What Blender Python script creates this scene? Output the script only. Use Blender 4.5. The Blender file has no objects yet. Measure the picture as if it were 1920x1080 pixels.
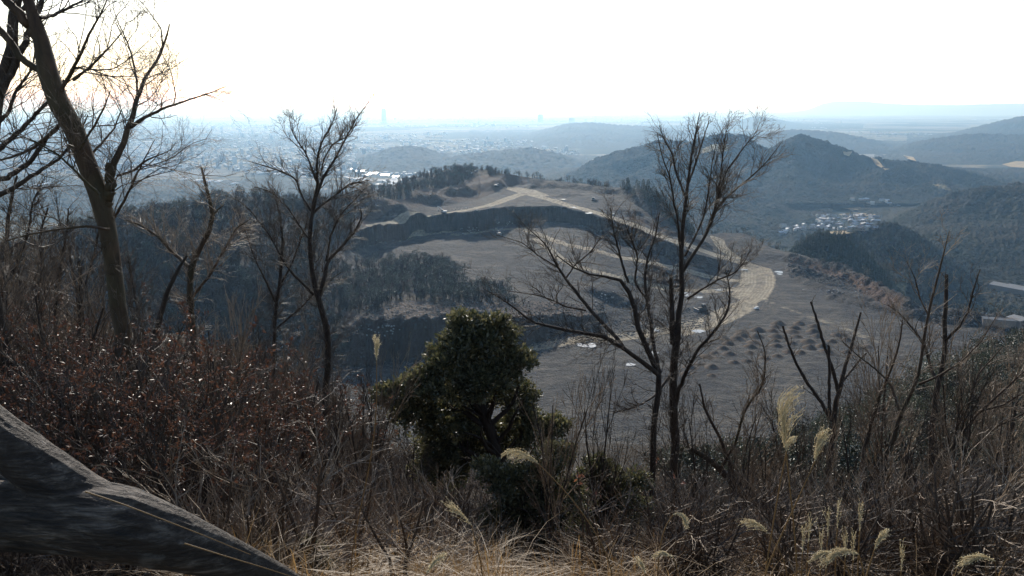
import bpy, math, random
import numpy as np
from mathutils import Vector, Matrix
from mathutils.bvhtree import BVHTree

SC = bpy.context.scene
COL = SC.collection
rng = np.random.default_rng(11)
random.seed(11)
rad = math.radians

# ------------------------------------------------------------------ camera, sky, sun, exposure
PITCH = 12.82
F = 1500.0
CZ = 320.0                      # the lookout stands 320 m above the plain (z = 0)
cam_d = bpy.data.cameras.new("camera")
cam_d.sensor_width = 36.0
cam_d.lens = F / 1920 * 36.0
cam_d.clip_start = 0.05
cam_d.clip_end = 300000
cam = bpy.data.objects.new("camera", cam_d)
COL.objects.link(cam)
cam.location = (0, 0, CZ)
cam.rotation_euler = (rad(90 - PITCH), 0, 0)
SC.camera = cam

SUN_EL, SUN_AZ = 27.0, -9.0
W = bpy.data.worlds.new("World")
SC.world = W
W.use_nodes = True
wn = W.node_tree
for n in list(wn.nodes):
    wn.nodes.remove(n)
sky = wn.nodes.new("ShaderNodeTexSky")
sky.sky_type = 'NISHITA'
sky.sun_disc = False
sky.sun_elevation = rad(SUN_EL)
sky.sun_rotation = rad(SUN_AZ)
sky.altitude = 300
sky.air_density = 1.0
sky.dust_density = 1.0
sky.ozone_density = 1.0
bg = wn.nodes.new("ShaderNodeBackground")
bg.inputs[1].default_value = 0.15
wo = wn.nodes.new("ShaderNodeOutputWorld")
wn.links.new(sky.outputs[0], bg.inputs[0])
wn.links.new(bg.outputs[0], wo.inputs[0])

sd = bpy.data.lights.new("sun", 'SUN')
sd.energy = 4.4
sd.angle = rad(0.5)
sd.color = (1.0, 0.94, 0.85)
sun = bpy.data.objects.new("sun", sd)
COL.objects.link(sun)
sun_dir = Vector((math.sin(rad(SUN_AZ)) * math.cos(rad(SUN_EL)), math.cos(rad(SUN_AZ)) * math.cos(rad(SUN_EL)), math.sin(rad(SUN_EL))))
sun.rotation_euler = sun_dir.to_track_quat('Z', 'Y').to_euler()
sun.location = (0, 0, 700)

SC.view_settings.view_transform = 'Standard'
SC.view_settings.look = 'None'
SC.view_settings.exposure = 0.15
SC.view_settings.gamma = 1.0
SC.render.engine = 'CYCLES'
cy = SC.cycles
cy.max_bounces = 5
cy.diffuse_bounces = 2
cy.glossy_bounces = 2
cy.transmission_bounces = 2
cy.volume_bounces = 3
cy.transparent_max_bounces = 6
cy.caustics_reflective = False
cy.caustics_refractive = False
cy.sample_clamp_indirect = 4.0

# ------------------------------------------------------------------ helpers
ST, CT = math.sin(rad(PITCH)), math.cos(rad(PITCH))

def ray(px, py):
    u = (np.asarray(px, float) - 960) / F
    v = (540 - np.asarray(py, float)) / F
    return u, CT + v * ST, -ST + v * CT

def PT(px, py, Y):
    u, b, c = ray(px, py)
    Y = np.asarray(Y, float)
    return np.stack([u * Y / b + 0 * Y, Y + 0 * u, CZ + c * Y / b], -1)

def ratio(py):
    u, b, c = ray(0, py)
    return -c / b

def hash3(ix, iy, seed):
    h = (ix.astype(np.int64) * 374761393 + iy.astype(np.int64) * 668265263 + seed * 1274126177) & 0x7fffffff
    h = ((h ^ (h >> 13)) * 1274126177) & 0x7fffffff
    return ((h ^ (h >> 16)) & 0xffff) / 65535.0

def vnoise(x, y, seed=0):
    ix, iy = np.floor(x), np.floor(y)
    fx, fy = x - ix, y - iy
    fx = fx * fx * (3 - 2 * fx); fy = fy * fy * (3 - 2 * fy)
    a = hash3(ix, iy, seed); b = hash3(ix + 1, iy, seed)
    c = hash3(ix, iy + 1, seed); d = hash3(ix + 1, iy + 1, seed)
    return (a * (1 - fx) + b * fx) * (1 - fy) + (c * (1 - fx) + d * fx) * fy - 0.5

def fbm(x, y, seed=0, o=4):
    s, a = 0, 1.0
    for i in range(o):
        s = s + a * vnoise(x * 2 ** i + 17 * i, y * 2 ** i - 9 * i, seed + i)
        a *= 0.5
    return s

def mesh_np(name, V, Fq, mats=None, midx=None, smooth=False, attrs=None):
    """V (n,3); Fq: int array (m,k) or a list of such arrays (one k each)"""
    me = bpy.data.meshes.new(name)
    V = np.asarray(V, np.float32)
    if not isinstance(Fq, list):
        Fq = [Fq]
    Fq = [np.asarray(f, np.int32) for f in Fq if len(f)]
    me.vertices.add(len(V))
    me.vertices.foreach_set('co', V.ravel())
    nl = sum(f.size for f in Fq); nf = sum(len(f) for f in Fq)
    me.loops.add(nl); me.polygons.add(nf)
    me.loops.foreach_set('vertex_index', np.concatenate([f.ravel() for f in Fq]))
    ls = []; s = 0
    for f in Fq:
        ls.append(s + np.arange(len(f)) * f.shape[1]); s += f.size
    me.polygons.foreach_set('loop_start', np.concatenate(ls).astype(np.int32))
    if midx is not None:
        me.polygons.foreach_set('material_index', np.asarray(midx, np.int32))
    me.polygons.foreach_set('use_smooth', np.full(nf, bool(smooth)))
    if mats is not None:
        for m in (mats if isinstance(mats, (list, tuple)) else [mats]):
            me.materials.append(m)
    if attrs:
        for k, a in attrs.items():
            a = np.asarray(a, np.float32)
            at = me.attributes.new(k, 'FLOAT', 'POINT')
            at.data.foreach_set('value', a)
    me.update(calc_edges=True)
    return me

def link(name, me, parent=None, loc=None, rz=0, scale=None):
    o = bpy.data.objects.new(name, me)
    COL.objects.link(o)
    if parent is not None:
        o.parent = parent
    if loc is not None:
        o.location = tuple(float(v) for v in loc)
    if rz:
        o.rotation_euler = (0, 0, rz)
    if scale is not None:
        o.scale = (scale,) * 3 if not isinstance(scale, (tuple, list)) else scale
    return o

def tag(o, label=None, cat=None, group=None, kind=None):
    if label: o['label'] = label
    if cat: o['category'] = cat
    if group: o['group'] = group
    if kind: o['kind'] = kind
    return o

def struct(name, me, kind='structure', label=None, cat=None):
    return tag(link(name, me), label, cat, None, kind)

def copy_tree(o, loc=None, rz=0.0, scale=None, label=None, group=None, rx=0.0, ry=0.0):
    r = o.copy(); COL.objects.link(r)
    if loc is not None: r.location = tuple(float(v) for v in loc)
    r.rotation_euler = (rx, ry, rz)
    if scale is not None: r.scale = (scale,) * 3 if not isinstance(scale, (tuple, list)) else scale
    if label: r['label'] = label
    if group: r['group'] = group
    for ch in list(o.children):
        c = ch.copy(); COL.objects.link(c); c.parent = r
        for g in ch.children:
            d = g.copy(); COL.objects.link(d); d.parent = c
    return r

# geometry accumulators
class MB:
    def __init__(s): s.v = []; s.q = []; s.t = []; s.n = 0
    def add(s, V, Q=None, T=None):
        V = np.asarray(V, float)
        if Q is not None and len(Q): s.q.append(np.asarray(Q) + s.n)
        if T is not None and len(T): s.t.append(np.asarray(T) + s.n)
        s.v.append(V); s.n += len(V)
    def box(s, c, d, rz=0.0, taper=1.0, rx=0.0, shx=0.0):
        x, y, z = d[0] / 2, d[1] / 2, d[2] / 2
        V = np.array([[-x, -y, -z], [x, -y, -z], [x, y, -z], [-x, y, -z],
                      [-x * taper + shx, -y * taper, z], [x * taper + shx, -y * taper, z], [x * taper + shx, y * taper, z], [-x * taper + shx, y * taper, z]])
        if rx:
            cr, sr = math.cos(rx), math.sin(rx)
            V = np.stack([V[:, 0], V[:, 1] * cr - V[:, 2] * sr, V[:, 1] * sr + V[:, 2] * cr], 1)
        if rz:
            cr, sr = math.cos(rz), math.sin(rz)
            V = np.stack([V[:, 0] * cr - V[:, 1] * sr, V[:, 0] * sr + V[:, 1] * cr, V[:, 2]], 1)
        s.add(V + np.array(c), [[0, 3, 2, 1], [4, 5, 6, 7], [0, 1, 5, 4], [1, 2, 6, 5], [2, 3, 7, 6], [3, 0, 4, 7]])
    def prism(s, prof, y0, y1):
        """closed profile [(x,z)...] extruded along y"""
        n = len(prof)
        V = [[p[0], y0, p[1]] for p in prof] + [[p[0], y1, p[1]] for p in prof]
        Q = [[i, (i + 1) % n, n + (i + 1) % n, n + i] for i in range(n)]
        V.append([sum(p[0] for p in prof) / n, y0, sum(p[1] for p in prof) / n])
        V.append([sum(p[0] for p in prof) / n, y1, sum(p[1] for p in prof) / n])
        T = [[(i + 1) % n, i, 2 * n] for i in range(n)] + [[n + i, n + (i + 1) % n, 2 * n + 1] for i in range(n)]
        s.add(V, Q, T)
    def tube(s, P, R, k=6):
        V, Q = tubes(np.asarray(P, float)[None], np.asarray(R, float)[None], k, cap=False)
        s.add(V, Q)
    def mesh(s, name, mats, smooth=False):
        V = np.concatenate(s.v); fs = []
        if s.q: fs.append(np.concatenate(s.q))
        if s.t: fs.append(np.concatenate(s.t))
        return mesh_np(name, V, fs, mats, None, smooth)

def norm(a):
    return a / np.maximum(np.linalg.norm(a, axis=-1, keepdims=True), 1e-9)

def tubes(P, R, k=4, cap=False, tip=True):
    """P (N,n,3) R (N,n) -> verts, quads"""
    N, n, _ = P.shape
    T = norm(np.gradient(P, axis=1))
    m = norm(P[:, -1] - P[:, 0])
    ref = np.where(np.abs(m[:, 2:3]) < 0.75, np.array([[0, 0, 1.0]]), np.array([[0, 1.0, 0]]))
    A = norm(np.cross(T, ref[:, None, :])); B = np.cross(T, A)
    th = np.arange(k) * 2 * math.pi / k
    V = P[:, :, None, :] + R[:, :, None, None] * (A[:, :, None, :] * np.cos(th)[None, None, :, None] + B[:, :, None, :] * np.sin(th)[None, None, :, None])
    base = (np.arange(N) * n * k)[:, None, None]
    i = np.arange(n - 1)[None, :, None] * k; j = np.arange(k)[None, None, :]; j2 = (j + 1) % k
    Q = np.stack([base + i + j, base + i + j2, base + i + k + j2, base + i + k + j], -1).reshape(-1, 4)
    return V.reshape(-1, 3), Q

# ------------------------------------------------------------------ materials
class NT:
    def __init__(s, name):
        s.m = bpy.data.materials.new(name); s.m.use_nodes = True
        s.t = s.m.node_tree
        for n in list(s.t.nodes): s.t.nodes.remove(n)
        s.out = s.t.nodes.new("ShaderNodeOutputMaterial")
        s.b = s.t.nodes.new("ShaderNodeBsdfPrincipled")
        s.t.links.new(s.b.outputs[0], s.out.inputs[0])
    def N(s, typ, **kw):
        n = s.t.nodes.new(typ)
        for k, v in kw.items():
            if hasattr(n, k): setattr(n, k, v)
        return n
    def L(s, a, b): s.t.links.new(a, b)
    def coord(s, scale=(1, 1, 1), kind='Object', rot=(0, 0, 0)):
        tc = s.N("ShaderNodeTexCoord"); mp = s.N("ShaderNodeMapping")
        mp.inputs['Scale'].default_value = scale; mp.inputs['Rotation'].default_value = rot
        s.L(tc.outputs[kind], mp.inputs[0]); return mp.outputs[0]
    def noise(s, vec, scale, detail=4, rough=0.55, dist=0.0):
        n = s.N("ShaderNodeTexNoise")
        n.inputs['Scale'].default_value = scale; n.inputs['Detail'].default_value = detail
        n.inputs['Roughness'].default_value = rough; n.inputs['Distortion'].default_value = dist
        s.L(vec, n.inputs['Vector']); return n.outputs[0]
    def ramp(s, fac, stops):
        r = s.N("ShaderNodeValToRGB"); e = r.color_ramp.elements
        while len(e) < len(stops): e.new(0.5)
        for el, (p, c) in zip(e, stops):
            el.position = p; el.color = (c[0], c[1], c[2], 1) if not isinstance(c, (int, float)) else (c, c, c, 1)
        s.L(fac, r.inputs[0]); return r.outputs[0]
    def mix(s, fac, a, b):
        m = s.N("ShaderNodeMix", data_type='RGBA')
        if isinstance(fac, (int, float)): m.inputs[0].default_value = fac
        else: s.L(fac, m.inputs[0])
        for v, i in ((a, 6), (b, 7)):
            if isinstance(v, tuple): m.inputs[i].default_value = (*v, 1)
            else: s.L(v, m.inputs[i])
        return m.outputs[2]
    def math(s, op, a, b=0.0):
        m = s.N("ShaderNodeMath", operation=op)
        for v, i in ((a, 0), (b, 1)):
            if isinstance(v, (int, float)): m.inputs[i].default_value = v
            else: s.L(v, m.inputs[i])
        return m.outputs[0]
    def attr(s, name):
        a = s.N("ShaderNodeAttribute"); a.attribute_name = name; return a.outputs['Fac']
    def bump(s, h, strength=0.5, dist=1.0):
        b = s.N("ShaderNodeBump"); b.inputs['Strength'].default_value = strength; b.inputs['Distance'].default_value = dist
        s.L(h, b.inputs['Height']); s.L(b.outputs[0], s.b.inputs['Normal'])
    def color(s, c):
        if isinstance(c, tuple): s.b.inputs['Base Color'].default_value = (*c, 1)
        else: s.L(c, s.b.inputs['Base Color'])
    def rough(s, r, spec=None):
        s.b.inputs['Roughness'].default_value = r
        if spec is not None: s.b.inputs['Specular IOR Level'].default_value = spec

def simple(name, c, r=0.8, spec=0.3, var=0.25, sc=3.0, metallic=0.0):
    t = NT(name); v = t.coord()
    n = t.noise(v, sc, 3)
    t.color(t.ramp(n, [(0.3, tuple(x * (1 - var) for x in c)), (0.7, tuple(min(1, x * (1 + var)) for x in c))]))
    t.rough(r, spec); t.b.inputs['Metallic'].default_value = metallic
    return t.m

def mat_quarry():
    t = NT("quarry earth"); v = t.coord()
    n1 = t.noise(v, 0.012, 6, 0.6); n2 = t.noise(v, 0.15, 5, 0.65); n3 = t.noise(v, 0.7, 4, 0.6)
    streak = t.noise(t.coord((0.035, 0.1, 0.1), rot=(0, 0, 0.35)), 1.0, 5, 0.6)
    c = t.ramp(n1, [(0.38, (0.032, 0.032, 0.034)), (0.5, (0.055, 0.053, 0.05)), (0.62, (0.098, 0.086, 0.07))])
    c = t.mix(t.ramp(n2, [(0.42, 0.0), (0.6, 0.85)]), c, (0.026, 0.026, 0.028))
    c = t.mix(t.ramp(n3, [(0.55, 0.0), (0.72, 0.5)]), c, (0.13, 0.12, 0.105))
    c = t.mix(t.ramp(streak, [(0.5, 0.0), (0.66, 0.5)]), c, (0.16, 0.145, 0.12))
    tr = t.attr('track'); c = t.mix(tr, c, (0.15, 0.125, 0.09))
    stp = t.attr('steep'); strat = t.noise(t.coord((0.03, 0.03, 0.9)), 1.0, 5, .7, .5); vert = t.noise(t.coord((0.35, 0.35, 0.04)), 1.0, 5, .65, .3)
    rk = t.ramp(vert, [(.35, (0.03, 0.028, 0.027)), (.52, (0.065, 0.055, 0.047)), (.66, (0.13, 0.115, 0.1))])
    rk = t.mix(t.ramp(strat, [(.42, .6), (.56, 0.0)]), rk, (0.035, 0.03, 0.028))
    c = t.mix(stp, c, rk)
    red = t.attr('red'); c = t.mix(red, c, (0.17, 0.08, 0.042))
    brn = t.attr('brown'); c = t.mix(brn, c, (0.095, 0.068, 0.052))
    road = t.attr('road')
    rc = t.ramp(t.noise(v, 0.25, 5, 0.6), [(0.3, (0.27, 0.225, 0.155)), (0.7, (0.52, 0.44, 0.31))])
    rut = t.attr('rut')
    rn = t.noise(v, 0.05, 4)
    rc = t.mix(t.math('MULTIPLY', rut, t.ramp(rn, [(0.3, 0.2), (0.6, 0.8)])), rc, (0.17, 0.145, 0.11))
    edge = t.math('ADD', road, t.math('MULTIPLY', t.math('SUBTRACT', n2, 0.5), 0.7))
    c = t.mix(t.ramp(edge, [(0.35, 0.0), (0.6, 1.0)]), c, rc)
    wd = t.attr('wood'); wc = t.ramp(t.noise(v, 0.08, 5), [(0.3, (0.04, 0.035, 0.028)), (0.7, (0.085, 0.068, 0.05))])
    c = t.mix(t.ramp(t.math('ADD', wd, t.math('MULTIPLY', t.math('SUBTRACT', n3, 0.5), 0.8)), [(0.35, 0.0), (0.65, 1.0)]), c, wc)
    t.color(c); t.rough(0.9, 0.25)
    h = t.math('ADD', t.math('MULTIPLY', n2, 2.6), t.math('MULTIPLY', n3, 1.2))
    h = t.math('ADD', h, t.math('MULTIPLY', t.math('MULTIPLY', stp, vert), 5.0))
    t.bump(h, 1.0, 1.6)
    return t.m

def mat_forest(name, dark, mid, lite, scale=0.1, bump=6.0, patch=0.004, field=None, strength=1.0):
    """woodland seen from afar: crowns as voronoi bumps"""
    t = NT(name); v = t.coord()
    vo = t.N("ShaderNodeTexVoronoi"); vo.inputs['Scale'].default_value = scale
    t.L(v, vo.inputs['Vector'])
    d = t.math('SUBTRACT', 1.0, vo.outputs['Distance'])
    n = t.noise(v, patch, 6, 0.6); n2 = t.noise(v, scale * 2.5, 3)
    c = t.ramp(n, [(0.36, dark), (0.5, mid), (0.64, lite)])
    c = t.mix(t.ramp(vo.outputs['Color'], [(0.2, 0.0), (0.9, 0.45)]), c, mid)
    if field:
        fn = t.noise(v, field[0], 2, 0.3)
        c = t.mix(t.ramp(fn, [(field[1], 0.0), (field[1] + 0.02, 1.0)]), c, field[2])
    t.color(c); t.rough(0.95, 0.1)
    t.bump(t.math('ADD', d, t.math('MULTIPLY', n2, 0.6)), strength, bump)
    return t.m

def mat_bark(name, c1, c2, sc=14.0, moss=None, rough=0.75):
    t = NT(name); v = t.coord((1, 1, 0.22))
    n = t.noise(v, sc, 6, 0.65, 0.4); n2 = t.noise(t.coord(), sc * 0.12, 3)
    c = t.ramp(n, [(0.3, c1), (0.7, c2)])
    if moss: c = t.mix(t.ramp(n2, [(0.45, 0.0), (0.65, 0.7)]), c, moss)
    t.color(c); t.rough(rough, 0.35); t.bump(n, 0.9, 0.02)
    return t.m

def mat_leaf(name, c1, c2, rough=0.35, spec=0.5, trans=0.0, sc=6.0):
    t = NT(name); g = t.N("ShaderNodeNewGeometry")
    c = t.ramp(g.outputs['Random Per Island'], [(0.0, c1), (1.0, c2)])
    t.color(c); t.rough(rough, spec)
    if trans:
        tr = t.N("ShaderNodeBsdfTranslucent"); t.L(c, tr.inputs[0])
        mx = t.N("ShaderNodeMixShader"); mx.inputs[0].default_value = trans
        t.L(t.b.outputs[0], mx.inputs[1]); t.L(tr.outputs[0], mx.inputs[2]); t.L(mx.outputs[0], t.out.inputs[0])
    return t.m

M_QUARRY = mat_quarry()
M_SPOIL = simple("spoil heap earth", (0.1, 0.078, 0.06), 0.95, 0.1, 0.3, 1.5)
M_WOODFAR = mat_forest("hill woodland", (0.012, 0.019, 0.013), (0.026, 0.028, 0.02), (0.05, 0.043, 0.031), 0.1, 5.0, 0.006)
M_WOODCON = mat_forest("conifer woodland", (0.018, 0.03, 0.02), (0.026, 0.038, 0.025), (0.035, 0.045, 0.03), 0.16, 5.0, 0.01)
M_FLOORWOOD = mat_forest("leaf litter slope", (0.025, 0.021, 0.017), (0.042, 0.034, 0.026), (0.06, 0.048, 0.036), 0.5, 1.0, 0.05)
M_BARK = mat_bark("bark dark", (0.022, 0.015, 0.011), (0.075, 0.053, 0.038))
M_BARKW = mat_bark("bark warm", (0.025, 0.016, 0.01), (0.12, 0.072, 0.042), 9, (0.05, 0.05, 0.022))
M_TWIG = mat_bark("twig bark", (0.038, 0.026, 0.018), (0.105, 0.074, 0.052), 20, None, 0.5)
M_TWIGL = mat_bark("pale twig bark", (0.12, 0.08, 0.05), (0.36, 0.26, 0.17), 20, None, 0.45)
M_BROWNBARE = mat_bark("brown bare crowns", (0.06, 0.042, 0.03), (0.17, 0.12, 0.088), 0.8, None, 0.8)
M_FARBARE = mat_bark("distant bare crowns", (0.022, 0.018, 0.016), (0.06, 0.048, 0.038), 0.8, None, 0.8)
M_EVER = mat_leaf("evergreen leaves", (0.022, 0.034, 0.012), (0.225, 0.205, 0.1), 0.36, 0.9, 0.4)
M_EVERG = mat_leaf("grey green leaves", (0.035, 0.05, 0.026), (0.12, 0.135, 0.075), 0.38, 0.6, 0.15)
M_CONI = mat_leaf("conifer needles", (0.016, 0.026, 0.015), (0.032, 0.045, 0.022), 0.6, 0.3)
M_FAREV = mat_leaf("distant evergreen leaves", (0.02, 0.03, 0.016), (0.06, 0.068, 0.04), 0.45, 0.5)
M_RED = mat_leaf("russet leaves", (0.06, 0.026, 0.016), (0.17, 0.078, 0.045), 0.42, 0.45, 0.3)
M_ORANGE = mat_leaf("orange dead leaves", (0.16, 0.055, 0.03), (0.28, 0.12, 0.06), 0.4, 0.4, 0.35)
M_STRAW = mat_leaf("dry straw", (0.12, 0.066, 0.025), (0.38, 0.24, 0.1), 0.5, 0.4, 0.35)
M_PLUME = mat_leaf("silvery plume hair", (0.5, 0.41, 0.25), (0.82, 0.72, 0.5), 0.5, 0.4, 0.5)
M_WATER = NT("puddle water"); M_WATER.color((0.3, 0.3, 0.28)); M_WATER.rough(0.22, 1.0)
M_WATER.bump(M_WATER.noise(M_WATER.coord(), 0.9, 4), 0.25, 0.2); M_WATER = M_WATER.m

# ------------------------------------------------------------------ quarry terrain: lofted through the feature lines of the site
KX = [-300, 0, 250, 450, 600, 700, 800, 850, 900, 950, 1000, 1050, 1100, 1150, 1200, 1250, 1300, 1350, 1400, 1440, 1500, 1600, 1700, 1800, 1900, 2250]
ROWS = {
 'A': ([870]*26, [-166]*26),
 'B': ([700,700,680,680,690,690,672,660,652,645,638,625,618,606,600,595,590,580,570,560,572,600,625,645,660,700],
       [-155,-155,-158,-160,-166,-168,-168,-168,-167,-166,-162.5,-160,-158,-161,-163,-164,-165,-165,-165,-165,-165,-165,-165,-165,-165,-165]),
 'C': ([640,640,620,620,620,605,590,585,583,583,585,590,592,583,575,562,550,545,538,530,545,565,605,622,635,670],
       [-140,-140,-140,-143,-146,-140,-140,-142,-143,-144,-145,-148,-150,-157,-162,-163,-164,-165,-165,-165,-165,-165,-165,-165,-165,-165]),
 'D': ([600,600,560,560,590,585,575,570,569,569,570,571,572,565,560,547,535,528,521,515,525,545,597,610,625,655],
       [-130,-130,-123,-125,-140,-138,-139,-140,-142,-143,-144,-146.5,-149,-155,-160,-162,-163,-163.5,-164,-164,-164.5,-165,-165,-165,-165,-165]),
 'E': ([560,560,510,500,520,485,488,495,507,520,530,540,550,543,535,526,518,513,508,505,515,535,592,603,618,645],
       [-120,-120,-110,-107,-125,-136,-136,-136,-138,-140,-142,-145,-147,-152,-157,-159,-160,-161.5,-162.5,-163,-163.5,-164,-164.5,-164.5,-164,-164]),
 'F': ([535,530,470,460,470,466,437,436,435,420,417,416,425,445,465,484,500,506,508,497,505,528,588,599,613,638],
       [-112,-112,-99,-98,-112,-134,-132,-131.5,-131,-128,-127,-127,-129,-136,-142,-149,-155,-159,-162,-163,-163,-163,-164,-163,-163,-163]),
 'G': ([510,505,440,420,430,430,407,402,395,388,386,388,398,415,432,452,475,488,495,487,492,520,582,595,608,632],
       [-106,-106,-90,-87,-104,-116,-115,-112,-108.5,-109,-109,-110,-113,-120,-126,-134,-143,-153,-160,-162,-161,-161,-162,-162,-162,-162]),
 'H': ([495,485,418,390,400,415,385,380,375,350,343,346,352,360,388,432,457,447,447,473,482,512,577,590,602,626],
       [-101,-101,-84,-79,-96,-113,-109,-108.5,-108,-103,-102,-102.5,-103,-105,-113,-130,-139,-146,-148.5,-157,-158,-160,-161.5,-161,-161,-161]),
 'I': ([485,470,402,368,372,362,326,318,316,326,334,340,345,352,352,384,443,437,436,464,478,508,573,586,598,622],
       [-97,-98,-80,-72,-84,-91,-86,-84,-84,-88,-98,-100,-101,-102,-93,-110,-139,-145,-148,-156,-158,-160,-161,-160.5,-160,-160]),
}
NSUB = [44, 14, 10, 34, 40, 16, 34, 26, 8, 6]
cols = np.arange(-300, 2251, 3.0)
ncol = len(cols)

def smooth1(a, k):
    if k < 2: return a
    p = np.pad(a, k, mode='edge'); ker = np.ones(2 * k + 1) / (2 * k + 1)
    return np.convolve(p, ker, 'valid')

def row_world(py, h, sm=5):
    py = smooth1(np.interp(cols, KX, py), sm); h = smooth1(np.interp(cols, KX, h), sm)
    Y = -h / ratio(py)
    u, b, c = ray(cols, py)
    return np.stack([u * Y / b, Y, CZ + h], -1)

RW = [row_world(*ROWS[k]) for k in 'ABCDEFGHI']
# bays and spurs along the cut faces
def wobble(ks, amp_, sc, seed, lo, hi):
    n_ = fbm(cols / sc, cols * 0 + .5, seed, 4) * amp_ * np.clip((cols - lo) / 40, 0, 1) * np.clip((hi - cols) / 60, 0, 1)
    for k_ in ks:
        s_ = (RW[k_][:, 1] + n_) / RW[k_][:, 1]; RW[k_][:, 0] *= s_; RW[k_][:, 1] *= s_
wobble((5, 6), 26, 70, 301, 640, 1150); wobble((5,), 9, 18, 302, 640, 1300); wobble((6,), 10, 14, 303, 640, 1300)
wobble((1, 2), 24, 60, 304, 640, 1120); wobble((1,), 9, 16, 305, 640, 1120); wobble((2,), 9, 12, 306, 640, 1120)
for i in range(1, len(RW)):
    prev = RW[i - 1]
    d = RW[i][:, 1] - prev[:, 1]
    bad = d < 4.0
    if bad.any():
        ny = np.where(bad, prev[:, 1] + 4.0, RW[i][:, 1]); s = ny / RW[i][:, 1]
        RW[i][:, 0] *= s; RW[i][:, 1] = ny
b0 = RW[-1].copy(); b0[:, 1] += 45; b0[:, 0] *= b0[:, 1] / RW[-1][:, 1]; b0[:, 2] -= 26
b1 = RW[-1].copy(); b1[:, 1] += 330; b1[:, 0] *= b1[:, 1] / RW[-1][:, 1]; b1[:, 2] = np.minimum(b1[:, 2] - 130, 30)
RW += [b0, b1]
strips = [RW[0][None]]; seg = [np.zeros(1)]
for i in range(len(RW) - 1):
    n = NSUB[i]; t = np.arange(1, n + 1) / n
    strips.append(RW[i][None] * (1 - t)[:, None, None] + RW[i + 1][None] * t[:, None, None]); seg.append(i + t)
G = np.concatenate(strips)              # (nr, ncol, 3)
segv = np.concatenate(seg)
X, Yy, Z = G[..., 0], G[..., 1], G[..., 2]
pj = cols[None, :] + fbm(X / 30, Yy / 30, 91, 3) * 60
sj = segv[:, None] + fbm(X / 40, Yy / 40, 92, 3) * 0.5
wood = (pj < 640) | (segv[:, None] > 8.0) | ((pj < 1000) & (sj > 3.0) & (sj < np.interp(pj, [760, 880, 1000], [4.0, 3.75, 3.05]))) | ((pj > 660) & (pj < 960) & (segv[:, None] + fbm(X / 40, Yy / 40, 92, 3) * .25 > np.interp(pj, [660, 700, 860, 900, 960], [7.1, 7.35, 7.5, 7.8, 7.9])))
flat = (segv[:, None] < 1.0) + 0 * X
amp = np.where(flat > 0.5, 0.25, np.where(wood, 3.0, 0.8))
steep = np.zeros_like(X)
steep[(segv > 1) & (segv <= 2)] = 1; steep[(segv > 5) & (segv <= 6)] = 1
steep *= np.where((segv[:, None] <= 2), np.clip((1160 - cols[None]) / 60, 0, 1), np.clip((1370 - cols[None]) / 60, 0, 1))
amp = amp + steep * 2.2
Z += fbm(X / 22, Yy / 22, 3, 4) * amp
Z += fbm(X / 5.5, Yy / 5.5, 9, 2) * 0.5 * np.where(flat > 0.5, 0.3, 1.0)
# gullies worn into the steep faces
Yy += steep * fbm(X / 9, Z / 30, 21, 3) * 7.0
cl2 = steep * (segv[:, None] > 5) * np.clip(fbm(X / 35, Yy / 60, 23, 3) + .1, 0, 1)
Z += fbm(X / 60, Yy / 45, 24, 3) * 1.6 * ((segv[:, None] > 4) & (segv[:, None] < 8))
# rough mounds along the far right rim and behind the road bend
px_of = cols[None, :] + 0 * X
mound = np.clip((px_of - 1470) / 60, 0, 1) * np.clip((segv[:, None] - 2.7) / 1.3, 0, 1) * np.clip((8.2 - segv[:, None]), 0, 1)
Z += mound * (np.abs(fbm(X / 13, Yy / 11, 33, 4)) * 8.0)
m2 = np.clip(1 - np.abs(px_of - 1260) / 170, 0, 1) * ((segv[:, None] > 1.2) & (segv[:, None] < 4.5))
Z += m2 * np.clip(fbm(X / 16, Yy / 16, 44, 3), 0, 1) * 4.0
# brown bank on the left of the pit, its top studded with humps
m3 = ((px_of > 640) & (px_of < 1060) & (segv[:, None] > 1.9) & (segv[:, None] < 3.1))
Z += m3 * np.clip(fbm(X / 10, Yy / 10, 51, 3), 0, 1) * 3.5
# projected picture position of each vertex, only to find where the traced lines run on the ground
def project(P):
    x, y, z = P[..., 0], P[..., 1], P[..., 2] - CZ
    f = y * CT - z * ST; up = y * ST + z * CT
    return 960 + F * x / f, 540 - F * up / f
PX, PY = project(G)
def on_ground(px, py):
    d = (PX - px) ** 2 + (PY - py) ** 2 + (segv[:, None] > 8.02) * 1e6
    i = np.unravel_index(np.argmin(d), d.shape)
    return G[i].copy()
def path_world(pts):
    W_ = np.array([on_ground(a, b) for a, b in pts])
    t = np.arange(len(W_)); tt = np.linspace(0, len(W_) - 1, len(W_) * 6)
    S = np.stack([np.interp(tt, t, W_[:, k]) for k in range(3)], 1)
    for k in range(3): S[:, k] = smooth1(S[:, k], 4)
    return S
def dist_to(S):
    d = np.full(X.shape, 1e9)
    for a, b in zip(S[:-1], S[1:]):
        ax, ay = a[0], a[1]; dx, dy = b[0] - ax, b[1] - ay; L2 = dx * dx + dy * dy + 1e-6
        t = np.clip(((X - ax) * dx + (Yy - ay) * dy) / L2, 0, 1)
        d = np.minimum(d, np.hypot(X - ax - t * dx, Yy - ay - t * dy))
    return d
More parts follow.
